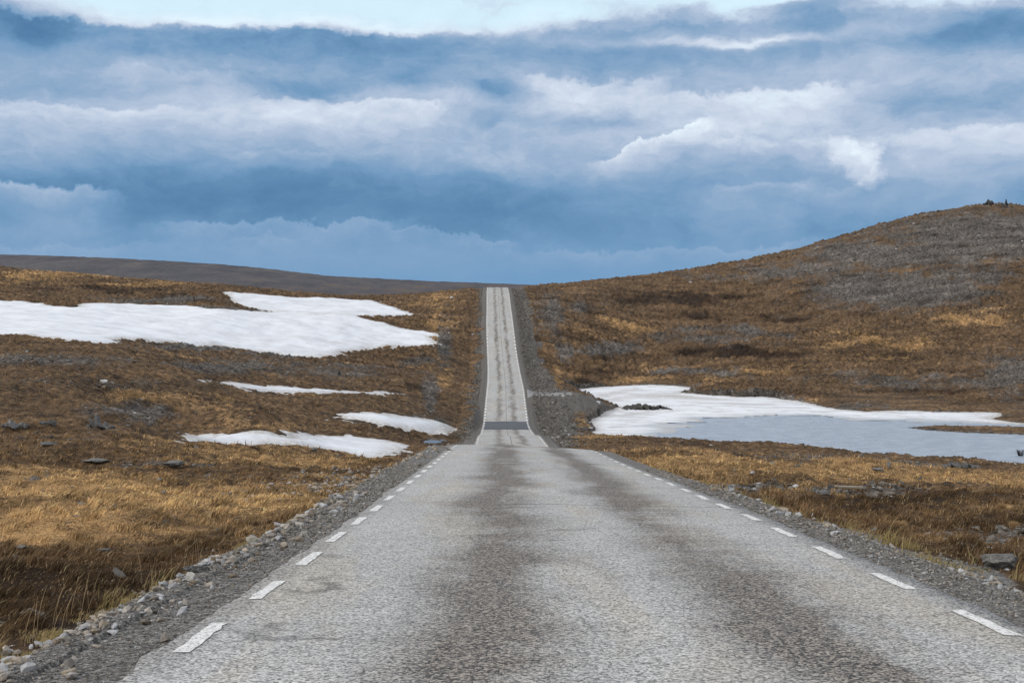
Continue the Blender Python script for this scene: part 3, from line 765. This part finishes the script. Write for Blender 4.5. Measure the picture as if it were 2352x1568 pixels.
# ------------------------------------------------------------------ snow
def m_snow(name, dirt):
    m, t = material(name); P = t.obj
    n = t.noise(t.vm('MULTIPLY', P, (.8, 1.0, 1)), .25, 7, .68); f_ = t.noise(P, 2.5, 5, .7); st = t.noise(t.vm('MULTIPLY', P, (.45, .9, 1)), .45, 7, .72)
    c = t.mix(t.mapr(n, .40, .66, 0, .8), (.82, .84, .87), (.66, .66, .68))
    e = t.attr('edge', 'Fac')
    c = t.mix(t.mul(t.mapr(e, .0, .95, .95, 0), t.mapr(f_, .30, .58)), c, (.40, .36, .31))
    c = t.mix(t.mul(t.attr('wet', 'Fac'), t.mapr(t.add(st, t.mul(f_, .3)), .50, .75, 1, .25)), c, (.40, .45, .50))
    c = t.mix(t.mapr(t.add(st, t.mul(f_, .15)), .62 - dirt, .72 - dirt, 0, .55 if dirt else .35), c, (.44, .42, .40))
    t.put(t.p.inputs['Base Color'], c); t.p.inputs['Roughness'].default_value = .7
    t.p.inputs['Specular IOR Level'].default_value = .3
    t.put(t.p.inputs['Normal'], t.bump(t.add(n, t.mul(f_, .25)), .5, .35)); return m
MS = m_snow('old_snow', 0); MI = m_snow('lake_snow', .06)
grime = np.zeros(GXg.shape)
for u_, v_, ru_, rv_, k_ in ((1560,916,170,7,.85),(1700,930,120,5,.6),(1400,905,80,7,.6),(740,722,130,5,.45),(1480,955,90,8,.5),(900,985,90,8,.3),(650,812,200,4,.3)):
    grime = np.maximum(grime, k_ * np.exp(-((PU - u_) / ru_) ** 2 - ((PV - v_) / rv_) ** 2))
def snow_mesh(name, sdv, Z, mat, wet=None):
    mk = sdv > -.8
    F, used = grid_faces(mk, *GXg.shape)
    Vv = np.stack([GXg, GYg, Z], -1).reshape(-1, 3)[used]; e = np.clip(sdv.ravel()[used] / 3, 0, 1) * (1 - grime.ravel()[used])
    o = new_obj(name, Vv, F, mat); a = o.data.attributes.new('edge', 'FLOAT', 'POINT'); a.data.foreach_set('value', e.astype(np.float32))
    wt = (np.zeros(GXg.shape) if wet is None else wet).ravel()[used]; a = o.data.attributes.new('wet', 'FLOAT', 'POINT'); a.data.foreach_set('value', wt.astype(np.float32))
    return o
for (polys, lab), s_ in zip(SNOW, snow_sd):
    wz = sstep(AD, 5, 10); Z = (T0 - .07) * wz + GZ * (1 - wz) + np.clip(s_ * .085, -.30, .20) + .03 * fbm(GXg / 3, GYg / 3, 3, 191) + .06
    o = snow_mesh('snow_patch', s_, Z, MS)
    tag(o, lab, 'snow patch')
Z = np.full(GXg.shape, LAKE) + np.clip(sdI * .06, -.25, .05) + .02 + .12 * sstep(-sdL, -2, 3)
o = snow_mesh('snow_patch', np.minimum(sdI, sdL + 3.0), Z, MI, (1 - sstep(sdI, .3, 5.0)) * sstep(sdL, 2.5, 6))
tag(o, 'flat sheet of snow covered ice over the left end of the lake', 'snow patch')

# ------------------------------------------------------------------ stones
def stone_variants(n, seed, flat=.6, sub=1):
    import bmesh
    out = []
    r_ = np.random.default_rng(seed)
    for i in range(n):
        bm = bmesh.new(); bmesh.ops.create_icosphere(bm, subdivisions=sub, radius=.5)
        v = np.array([q.co[:] for q in bm.verts]); f_ = np.array([[q.index for q in fa.verts] for fa in bm.faces]); bm.free()
        v = v * r_.uniform(.75, 1.25, (len(v), 1))
        for _ in range(3):         # split faces
            nn = r_.normal(size=3); nn /= np.linalg.norm(nn); dd = v @ nn; lim = r_.uniform(.2, .34); v = v - np.clip(dd - lim, 0, None)[:, None] * nn
        v = v * np.array([r_.uniform(.8, 1.3), r_.uniform(.6, 1), flat * r_.uniform(.6, 1.2)])
        out.append((v, f_))
    return out
def scatter(name, xs, ys, sizes, mat, variants, cols, sink=.3, seed=0, zoff=None, tilt=.35):
    r_ = np.random.default_rng(seed); n = len(xs); zs = hgt(xs, ys) if zoff is None else zoff
    Vs, Fs, Cs = [], [], []; off = 0
    vi = r_.integers(0, len(variants), n)
    for k, (v, f_) in enumerate(variants):
        idx = np.nonzero(vi == k)[0]
        if not len(idx): continue
        m = len(idx); a = r_.uniform(0, 2 * np.pi, m); b = r_.normal(0, tilt, m)
        ca, sa, cb, sb = np.cos(a), np.sin(a), np.cos(b), np.sin(b)
        x, y, z = v[:, 0][None], v[:, 1][None], v[:, 2][None]
        x1 = x * cb[:, None] + z * sb[:, None]; z1 = -x * sb[:, None] + z * cb[:, None]
        x2 = x1 * ca[:, None] - y * sa[:, None]; y2 = x1 * sa[:, None] + y * ca[:, None]
        s = sizes[idx][:, None]; hh = s * .5 * (1 - sink * 1.6) * .5
        W = np.stack([x2 * s + xs[idx][:, None], y2 * s + ys[idx][:, None], z1 * s + zs[idx][:, None] + hh], -1)
        Vs.append(W.reshape(-1, 3)); nv = len(v)
        Fs.append((f_[None] + (np.arange(m) * nv)[:, None, None] + off).reshape(-1, 3)); off += m * nv
        Cs.append(np.repeat(cols[idx], nv, 0))
    return new_obj(name, np.concatenate(Vs), np.concatenate(Fs), mat, smooth=False, cols={'tone': np.concatenate(Cs)})
def m_stone(name='field_stone', lichen=.35):
    m, t = material(name); c = t.attr('tone'); n = t.noise(t.obj, 7, 6, .75); n2 = t.noise(t.obj, 30, 4, .7)
    c = t.mix(t.mapr(n, .35, .65, .40, 0), c, (.03, .028, .027), 'MIX')
    c = t.mix(t.mapr(n2, .52, .7, 0, lichen), c, (.42, .42, .38))
    t.put(t.p.inputs['Base Color'], c); t.put(t.p.inputs['Normal'], t.bump(t.add(n, t.mul(n2, .4)), .6, .06)); return m
MST = m_stone()
SV = stone_variants(14, 5); SF = stone_variants(10, 9, .35)
def tones(n, seed, lo=.07, hi=.26, warm=.04, white=.03):
    r_ = np.random.default_rng(seed); g = r_.uniform(lo, hi, n); w = r_.uniform(0, warm, n)
    c = np.stack([g * 1.05 + w, g * .97 + w * .4, g * .88 - w * .3], 1); k = r_.random(n) < white; c[k] = r_.uniform(.38, .6, (k.sum(), 1)); return np.clip(c, 0, 1)
def clearmask(x, y, sn=True):
    ok = np.abs(x - road_x(y)) > 3.2
    ok &= samp(sdLk, x, y) < -.1
    if sn: ok &= samp(allsnow, x, y) < -.1
    return ok

# stony verge left: the band of crushed rock along the outer edge of the shoulder
def verge(side, y0, y1, n, d0, d1, s0, s1, seed, white, pw=1.0, name='verge_stones', gate=None, lo=.1, hi=.42):
    r_ = np.random.default_rng(seed)
    ys = y0 * (y1 / y0) ** r_.random(n); d = r_.normal((d0 + d1) / 2, (d1 - d0) / 2, n)
    xs = road_x(ys) + side * d
    if gate is not None:
        k = r_.random(n) < gate(ys, d); xs, ys, d = xs[k], ys[k], d[k]
    sz = s0 + (s1 - s0) * r_.random(len(xs)) ** 2.2
    sz *= np.clip(ys / 14, .8, 1.6)
    o = scatter(name, xs, ys, sz, MST, SV, tones(len(xs), seed + 1, lo, hi, .08, white), .25, seed + 2)
    return o
o = verge(-1, 5, 22, 6800, 3.66, 4.3, .018, .15, 200, .30, lo=.10, hi=.48, gate=lambda y, d: (.10 + .90 * sstep(fbm(y / 1.0, d * 2.5, 4, 7), -.12, .18)) * (1 - .8 * np.exp(-((y - 10.3) / 1.3) ** 2)))
tag(o, 'pale crushed stones banked along the outer edge of the left shoulder', 'stones', kind='stuff')
o = verge(-1, 26, 54, 5200, 4.7, 7.0, .03, .15, 210, .10, gate=lambda y, d: sstep(y, 27, 36) * .95 * sstep(fbm(y / 3, d, 3, 17), -.4, .1))
tag(o, 'grey rubble covering the left road bank just before the road dips', 'stones', kind='stuff')
o = verge(1, 6.5, 24, 1100, 3.6, 4.0, .03, .14, 220, .55, gate=lambda y, d: .2 + .8 * sstep(fbm(y / 1.5, d * 2, 3, 9), 0, .3))
tag(o, 'loose pale stones lining the right shoulder', 'stones', kind='stuff')
# fine chippings on both shoulders
n = 26000; r_ = np.random.default_rng(300)
ys = 5 * (34 / 5) ** r_.random(n); sdn = np.where(r_.random(n) < .5, -1, 1); dd = 2.95 + 1.0 * r_.random(n) ** .8
o = scatter('shoulder_gravel', road_x(ys) + sdn * dd, ys, (.008 + .028 * r_.random(n) ** 3) * np.clip(ys / 10, .8, 1.8), MST, SV, tones(n, 301, .07, .42, .03, .08), .2, 302)
tag(o, 'fine grey gravel chippings on the road shoulders', 'gravel', kind='stuff')
# embankment stones further on
n = 26000; r_ = np.random.default_rng(310)
ys = r_.uniform(95, 335, n); sdn = np.where(r_.random(n) < .42, -1, 1); dd = 4.0 + np.abs(r_.normal(0, 1.9, n))
xs = road_x(ys) + sdn * dd; k = clearmask(xs, ys) & (samp(grav, xs, ys) > .25); xs, ys = xs[k], ys[k]
o = scatter('embankment_stones', xs, ys, .10 + .35 * r_.random(len(xs)) ** 3, MST, SV, tones(len(xs), 311, .05, .22, .02, .02), .3, 312)
tag(o, 'dark grey stones covering the banks of the far road', 'stones', kind='stuff')
# tundra stones: where the cover is rocky
n = 150000; r_ = np.random.default_rng(320)
ys = 9 * (470 / 9) ** (r_.random(n) ** .62); xs = r_.uniform(-.47, .47, n) * (ys + 4)
pr = np.clip(samp(R_, xs, ys) * 1.15 - .18, .012, 1)
k = (r_.random(n) < pr) & clearmask(xs, ys) & (np.abs(xs - road_x(ys)) > 4.8); xs, ys = xs[k], ys[k]
sz = (.05 + .22 * r_.random(len(xs)) ** 3) * (1 + ys / 110)
o = scatter('tundra_stones', xs, ys, sz, MST, SF + SV[:4], tones(len(xs), 321, .06, .24, .02, .03), .45, 322)
tag(o, 'broken grey slate and stones strewn over the tundra', 'stones', kind='stuff')

# ------------------------------------------------------------------ grass
def grass(name, n, y0, y1, hmul, seed, dens, col_fn, lean=.9, pw=1.0, wmul=1.0):
    r_ = np.random.default_rng(seed)
    ys = y0 * (y1 / y0) ** (r_.random(n) ** pw); xs = r_.uniform(-.46, .46, n) * (ys + 3)
    cl = 1 + 0 * xs
    k = (r_.random(n) < dens(xs, ys)) & clearmask(xs, ys); xs, ys = xs[k], ys[k]; n = len(xs)
    zs = hgt(xs, ys) - .02
    tall = .40 + 1.5 * sstep(fbm(xs / .5, ys / .5, 3, 401), -.05, .5) ** 1.5
    H = hmul * tall * r_.uniform(.55, 1.2, n); 
    w = wmul * (.0016 + .00030 * ys) * r_.uniform(.7, 1.4, n)
    a = r_.normal(0.35, .8, n); L = H * lean * r_.uniform(.3, 1.2, n)       # wind from the left
    dx, dy = np.cos(a) * L, np.sin(a) * L
    nx = w; 
    b0 = np.stack([xs - nx, ys, zs], -1); b1 = np.stack([xs + nx, ys, zs], -1)
    m0 = np.stack([xs - nx * .8 + dx * .35, ys + dy * .35, zs + H * .62], -1); m1 = np.stack([xs + nx * .8 + dx * .35, ys + dy * .35, zs + H * .62], -1)
    tp = np.stack([xs + dx, ys + dy, zs + H * .95], -1)
    V = np.stack([b0, b1, m1, m0, tp], 1).reshape(-1, 3)
    i = np.arange(n)[:, None] * 5
    F = np.concatenate([i + np.array([[0, 1, 2]]), i + np.array([[0, 2, 3]]), i + np.array([[3, 2, 4]])])
    c = col_fn(xs, ys, r_); C = np.repeat(c, 5, 0)
    return new_obj(name, V, F, MGR, cols={'tone': C})
m, t = material('dry_grass'); c = t.attr('tone'); t.put(t.p.inputs['Base Color'], c)
tl = t.n.new('ShaderNodeBsdfTranslucent'); t.put(tl.inputs[0], c); mx = t.n.new('ShaderNodeMixShader'); mx.inputs[0].default_value = .25
o_ = [q for q in t.n if q.type == 'OUTPUT_MATERIAL'][0]; t.l.new(t.p.outputs[0], mx.inputs[1]); t.l.new(tl.outputs[0], mx.inputs[2]); t.l.new(mx.outputs[0], o_.inputs[0]); MGR = m
def gcol(x, y, r_):
    g = np.clip(samp(G_, x, y) + r_.normal(0, .12, len(x)), 0, 1)[:, None]; d = np.clip(samp(B_, x, y) + r_.normal(0, .12, len(x)), 0, 1)[:, None]
    patch = sstep(fbm(x / 1.1, y / 1.3, 4, 411, .65), -.35, .35)[:, None]
    br = np.array([.245, .150, .076]); go = np.array([.74, .49, .23]); dk = np.array([.050, .031, .017]); st = np.array([.58, .46, .28])
    c = br * (1 - g) + go * g; p2 = sstep(fbm(x / .35, y / .4, 3, 415, .6), -.3, .4)[:, None]; c = c * (.38 + .6 * patch + .35 * p2); c = c * (1 - d * .85) + dk * d * .85
    k = (r_.random(len(x)) < .07)[:, None]; c = np.where(k, c * .45 + st * .45, c)
    return np.clip(c * r_.uniform(.35, 1.6, (len(x), 1)), 0, 1)
def gdens(x, y):
    d = np.abs(x - road_x(y)); lim = np.where(x < road_x(y), 4.45, 4.1)
    return sstep(d, lim, lim + .5) * (1 - .85 * samp(np.clip(R_, 0, 1), x, y)) * (1 - samp(grav, x, y) * .8 * (y > 90))
o = grass('grass', 950000, 6.5, 62, .095, 500, gdens, gcol, .95, .85); tag(o, 'brown and golden wind-bent tundra grass close to the road', 'grass', kind='stuff')
def gd2(x, y): return gdens(x, y) * (.25 + .75 * sstep(samp(G_, x, y), .2, .7))
o = grass('grass', 420000, 55, 330, .15, 510, gd2, gcol, .6, .75, .8); tag(o, 'short dry grass over the distant slopes', 'grass', kind='stuff')
# taller verge grass
def vcol(x, y, r_):
    n = len(x); s = r_.random((n, 1)); c = np.array([.44, .33, .16]) * s + np.array([.30, .24, .10]) * (1 - s)
    k = (r_.random(n) < .16)[:, None] & (sstep(fbm(x / .8, y / .8, 2, 421), 0, .3)[:, None] > .5); c = np.where(k, np.array([.13, .15, .045]), c)
    return c * r_.uniform(.6, 1.3, (n, 1))
def vd(x, y):
    d = np.abs(x - road_x(y)); L = x < road_x(y)
    a = np.exp(-((d - np.where(L, 4.35, 4.15)) / np.where(L, .28, .3)) ** 2)
    return a * sstep(fbm(x / .6, y / .9, 3, 431), .0, .3) * np.where(L, np.where(y > 15, .5, .6) + .8 * np.exp(-((y - 10.3) / 1.5) ** 2), .6)
o = grass('verge_grass', 900000, 6, 46, .12, 520, vd, vcol, .8, 1.0, .8); tag(o, 'tufts of straw coloured grass growing along both verges', 'grass', kind='stuff')

# thin dead stalks standing in the left verge
n = 70; r_ = np.random.default_rng(600); ys = 6.5 * (16 / 6.5) ** r_.random(n); xs = road_x(ys) - 4.45 - np.abs(r_.normal(0, .25, n)); zs = hgt(xs, ys)
Vv, Ff, Cc = [], [], []
for i in range(n):
    H = r_.uniform(.15, .45); a = r_.normal(.05, .10); b_ = r_.normal(0, .08); w_ = .0018; k0 = len(Vv)
    for q in range(4):
        f_ = q / 3; ww = w_ * (1 - .6 * f_) * (2.0 if q == 2 else 1)
        Vv += [(xs[i] + a * f_ * f_ * H * 2 - ww, ys[i] + b_ * f_, zs[i] + H * f_), (xs[i] + a * f_ * f_ * H * 2 + ww, ys[i] + b_ * f_, zs[i] + H * f_)]
        Cc += [(.46, .33, .19)] * 2
        if q: Ff.append((k0 + 2 * q - 2, k0 + 2 * q - 1, k0 + 2 * q + 1, k0 + 2 * q))
o = new_obj('dead_stalks', Vv, np.array(Ff), MGR, cols={'tone': np.array(Cc)}); tag(o, 'thin dead stalks standing above the left verge', 'stalks', kind='stuff')

m, t = material('pool_water')
t.put(t.p.inputs['Base Color'], (.02, .022, .022)); t.p.inputs['Roughness'].default_value = .06; t.p.inputs['Specular IOR Level'].default_value = .5
t.put(t.p.inputs['Normal'], t.bump(t.noise(t.obj, 4, 3), .3, .05)); MPW = m
# ------------------------------------------------------------------ pools
for px_, py_, pz_, rx_, ry_, lab_ in pool_geo:
    nn = 48; an = np.linspace(0, 2 * np.pi, nn, endpoint=False)
    Vv = [(px_ + 1.35 * rx_ * math.cos(q), py_ + 1.35 * ry_ * math.sin(q), pz_) for q in an]
    o = new_obj('pool', Vv, [tuple(range(nn))], MPW, smooth=False); tag(o, lab_, 'pool')

# ------------------------------------------------------------------ single rocks
import bmesh
def rock_mesh(rr, w, d, h, cuts=9, sub=3, rough=.09, strat=0):
    bm = bmesh.new(); bmesh.ops.create_icosphere(bm, subdivisions=sub, radius=.5)
    v = np.array([q.co[:] for q in bm.verts]); f_ = np.array([[q.index for q in fa.verts] for fa in bm.faces]); bm.free()
    for _ in range(cuts):
        nn = rr.normal(size=3); nn /= np.linalg.norm(nn); lim = rr.uniform(.24, .40); v = v - np.clip(v @ nn - lim, 0, None)[:, None] * nn
    o_ = rr.uniform(0, 50)
    v = v * (1 + rough * fbm(v[:, 0] * 5 + o_, v[:, 1] * 5 + v[:, 2] * 7, 4, 801)[:, None])
    if strat: v[:, 0] += strat * np.round(v[:, 2] * 9) / 9 * .5
    v = v / (v.max(0) - v.min(0)) * np.array([w, d, h]); v[:, 2] -= v[:, 2].min(); return v, f_
def slabs(rr, w, d, h, n, tilt):
    """a heap or outcrop of leaning slate plates as one mesh"""
    Vs, Fs, off = [], [], 0
    for i in range(n):
        fx = (i + .5) / n - .5; hh = h * (1 - 1.2 * abs(fx)) * rr.uniform(.55, 1.1)
        v, f_ = rock_mesh(rr, w / n * rr.uniform(.8, 1.7), d * rr.uniform(.3, .8), hh * 1.2, 12, 2, .25)
        a = tilt + rr.normal(0, .15); ca, sa = math.cos(a), math.sin(a)
        x = v[:, 0] * ca + v[:, 2] * sa; z = -v[:, 0] * sa + v[:, 2] * ca
        b_ = rr.uniform(-.5, .5); y = v[:, 1]; x, y = x * math.cos(b_) - y * math.sin(b_), x * math.sin(b_) + y * math.cos(b_)
        v = np.stack([x + fx * w, y + rr.uniform(-.3, .3) * d, z], 1); Vs.append(v); Fs.append(f_ + off); off += len(v)
    v = np.concatenate(Vs); v[:, 2] -= v[:, 2].min() + .12 * h; return v, np.concatenate(Fs)
MB = m_stone('boulder_stone', .5)
def place(name, cat, label, u, v, w, h, mk, tone=(.15, .145, .14), group=None, sink=.1, dist=None, rot=0):
    x, y = ray(u, v, GZ, 5) if dist is None else ((u - CX) * dist / FPX, dist)
    W, H = w * y / FPX, h * y / FPX
    Vv, Ff = mk(W, H)
    c, s_ = math.cos(rot), math.sin(rot)
    Vv = np.stack([Vv[:, 0] * c - Vv[:, 1] * s_, Vv[:, 0] * s_ + Vv[:, 1] * c, Vv[:, 2]], 1)
    z = float(hgt(np.array([x]), np.array([y]))[0]) if not (dist and dist > 640) else EYE - (v - HZ) * dist / FPX
    Cc = np.tile(np.array(tone), (len(Vv), 1)) * np.random.default_rng(int(u)).uniform(.85, 1.15, (len(Vv), 1))
    z = max(z, LAKE + .05) if y > 110 else z
    o = new_obj(name, Vv, Ff, MB, smooth=False, cols={'tone': Cc}); o.location = (x, y, z - sink * H); tag(o, label, cat, group); return o
rr = np.random.default_rng(900)
bl = lambda W, H: rock_mesh(rr, W, max(W * .7, H), H * 1.25, 14, 4, .22)
fl = lambda W, H: rock_mesh(rr, W, W * .6, H * 1.3, 14, 4, .3)
sl = lambda n, tl: (lambda W, H: slabs(rr, W, W * .6, H * 1.1, n, tl))
G1 = 'single rocks standing out on the tundra'
place('boulder', 'boulder', 'weathered grey boulder with pale top in the grass at the right edge of the frame', 2294, 1309, 84, 34, bl, (.20, .19, .175), G1)
place('rock_slab', 'rock slab', 'flat grey slab lying in the dark grass just right of the road verge', 2033, 1224, 60, 13, fl, (.20, .195, .18), G1)
place('rock', 'rock', 'leaning grey rock beside the wooden plank, leftmost of three', 1865, 1131, 30, 18, sl(3, .5), (.15, .15, .15), G1)
place('rock', 'rock', 'small upright dark rock at the left end of the wooden plank', 1908, 1128, 17, 15, bl, (.09, .088, .088), G1)
place('rock', 'rock', 'low flat rock just in front of the wooden plank', 1891, 1136, 26, 10, fl, (.18, .175, .17), G1)
place('rock', 'rock', 'pointed pale rock sticking up from the golden grass before the lake', 2042, 1080, 9, 13, bl, (.24, .235, .23), G1)
place('rock', 'rock', 'flat rock lying beside the pointed rock before the lake', 2014, 1084, 26, 6, fl, (.2, .2, .2), G1)
place('rock', 'rock', 'single rock on the skyline of the near lake shore', 1979, 1049, 11, 7, bl, (.18, .17, .16), G1)
place('rock_heap', 'rock heap', 'long heap of broken slate on the near lake shore at the right', 2204, 1074, 86, 12, sl(14, .2), (.12, .12, .12), G1)
place('rock_heap', 'rock heap', 'dark rocky mound rising out of the snow covered lake ice', 1480, 947, 112, 12, sl(34, .15), (.06, .057, .054), G1)
place('boulder', 'boulder', 'white boulder among the brown heath on the left hillside', 238, 884, 17, 9, bl, (.62, .62, .60), G1)
place('boulder', 'boulder', 'pale boulder on the grass crest left of the road top', 1037, 686, 9, 5, bl, (.6, .59, .56), G1)
place('outcrop', 'rock outcrop', 'jagged slate outcrop leaning left, tallest on the left tundra', 232, 984, 66, 26, sl(7, -.6), (.13, .125, .12), G1)
place('outcrop', 'rock outcrop', 'pale topped slate outcrop near the left edge of the frame', 35, 985, 56, 18, sl(6, -.4), (.2, .195, .19), G1)
place('outcrop', 'rock outcrop', 'low slate outcrop between two larger outcrops on the left tundra', 110, 980, 46, 16, sl(5, -.5), (.13, .125, .12), G1)
place('rock_slab', 'rock slab', 'flat pale slab lying in the meadow left of the stone rows', 225, 1062, 62, 9, fl, (.24, .235, .22), G1)
place('rock_slab', 'rock slab', 'large flat slab at the head of the stone row in the left meadow', 397, 1074, 54, 12, fl, (.2, .2, .195), G1)
place('rock_slab', 'rock slab', 'low slab beneath the left edge outcrops on the tundra', 111, 1026, 38, 10, fl, (.18, .175, .17), G1)
place('rock', 'rock', 'small grey rock on the grassy rim below the nearest snow patch', 722, 1037, 19, 8, bl, (.2, .2, .19), G1)
place('rock', 'rock', 'rock on the brown tongue between road bank and lake snow', 1318, 985, 11, 8, bl, (.2, .19, .18), G1)
place('rock', 'rock', 'flat rock at the foot of the right road bank by the snow', 1300, 1001, 15, 7, bl, (.17, .165, .16), G1)
place('verge_rock', 'rock', 'rounded white stone standing on the left shoulder', 438, 1336, 24, 19, bl, (.55, .53, .48), G1)
place('verge_rock', 'rock', 'flat dark stone with pale edge behind the white stone on the left shoulder', 444, 1314, 58, 13, fl, (.10, .10, .095), G1)
place('verge_rock', 'rock', 'cream coloured angular rock at the edge of the left stone bank', 577, 1252, 30, 18, bl, (.45, .41, .34), G1)
place('outcrop', 'rock outcrop', 'left one of two dark crags on top of the right hill', 2270, 480, 24, 13, sl(7, .2), (.05, .05, .052), G1, -.1, 454)
place('outcrop', 'rock outcrop', 'rounded crag on the right hilltop just left of the cairn', 2296, 475, 20, 14, sl(6, .1), (.05, .05, .052), G1, 0, 454)
place('outcrop', 'rock outcrop', 'dark block just below the crags on the right hilltop', 2303, 491, 17, 9, sl(5, .2), (.045, .045, .05), G1, 0, 448)
def cairn(W, H):
    Vs, Fs, off = [], [], 0; z = 0; n = 7
    for i in range(n):
        f_ = 1 - i / n * .7; k_ = 3 if i < 3 else 1
        for j in range(k_):
            v, q = rock_mesh(rr, W * f_ / (1 if k_ == 1 else 1.6), W * f_ / (1 if k_ == 1 else 1.6), H / n * 1.35, 6, 2, .08)
            a = j * 2.1 + i; r0 = 0 if k_ == 1 else W * .26 * f_
            v = v + np.array([math.cos(a) * r0, math.sin(a) * r0, z]); Vs.append(v); Fs.append(q + off); off += len(v)
        z += H / n
    return np.concatenate(Vs), np.concatenate(Fs)
G2 = 'stone cairns on the skyline and slopes'
place('cairn', 'cairn', 'slim stone cairn on the summit of the right hill', 2311, 475, 8, 13, cairn, (.05, .05, .052), G2, 0, 455)
place('cairn', 'cairn', 'small dark stone cairn on the left slope above the thin snow strip', 779, 862, 8, 12, cairn, (.06, .058, .056), G2, 0)
o = place('cairn', 'cairn', 'tiny cairn on the crest of the distant left ridge', 510, 615.5, 4, 5, cairn, (.04, .04, .042), G2, .1, 905)

# wooden plank
x, y = ray(1950, 1129, GZ, 8); L_ = 62 * y / FPX; z = float(hgt(np.array([x]), np.array([y]))[0]) + .10
m, t = material('grey_wood'); n = t.noise(t.vm('MULTIPLY', t.obj, (1, 12, 12)), 6, 4, .6)
t.put(t.p.inputs['Base Color'], t.ramp(n, [(.3, (.16, .13, .10)), (.7, (.42, .37, .30))])); 
bm = bmesh.new(); bmesh.ops.create_cube(bm, size=1); bmesh.ops.scale(bm, vec=(L_, .10, .035), verts=bm.verts); bmesh.ops.bevel(bm, geom=list(bm.edges), offset=.006, segments=1)
me = bpy.data.meshes.new('plank'); bm.to_mesh(me); bm.free(); me.materials.append(m)
o = bpy.data.objects.new('plank', me); S.collection.objects.link(o); o.location = (x, y, z); o.rotation_euler = (.1, .02, -.05)
tag(o, 'weathered grey wooden plank lying in the grass between rocks right of the road', 'plank')

# tussocks and the shore shrub
def tussock(W, H, cols_, n=420, spread=1.0):
    Vv, Ff = [], []
    for i in range(n):
        a = rr.uniform(0, 2 * np.pi); r0 = W * .22 * math.sqrt(rr.random()); b_ = rr.uniform(.3, 1) * W * .5 * spread; hh = H * rr.uniform(.5, 1.15); w_ = W * .012
        x0, y0 = math.cos(a) * r0, math.sin(a) * r0; x1, y1 = x0 + math.cos(a) * b_ * .4, y0 + math.sin(a) * b_ * .4; x2, y2 = x0 + math.cos(a) * b_, y0 + math.sin(a) * b_
        k = len(Vv); Vv += [(x0 - w_, y0, 0), (x0 + w_, y0, 0), (x1 + w_, y1, hh * .8), (x1 - w_, y1, hh * .8), (x2, y2, hh * rr.uniform(.5, 1))]
        Ff += [(k, k + 1, k + 2), (k, k + 2, k + 3), (k + 3, k + 2, k + 4)]
    return np.array(Vv), np.array(Ff)
TL = ['golden grass tussock directly below the wooden plank', 'round golden tussock next to the flat slab right of the road',
      'golden tussock in the dark heath at the right edge of the frame', 'pale tussock farther back than the right edge tussock']
for lab, (u, v, w, h) in zip(TL, [(1931, 1149, 26, 14), (2068, 1213, 32, 16), (2328, 1214, 26, 15), (2300, 1168, 26, 10)]):
    o = place('grass_tussock', 'tussock', lab, u, v, w, h, lambda W, H: tussock(W, H * 1.2, None), (.42, .28, .14), 'single grass tussocks right of the road')
    o.data.materials[0] = MGR
o = place('shrub', 'shrub', 'low dark twiggy shrub at the lake edge on the far right', 2344, 1058, 26, 14, lambda W, H: tussock(W, H * 1.2, None, 46, 1.0), (.03, .022, .015)); o.data.materials[0] = MGR
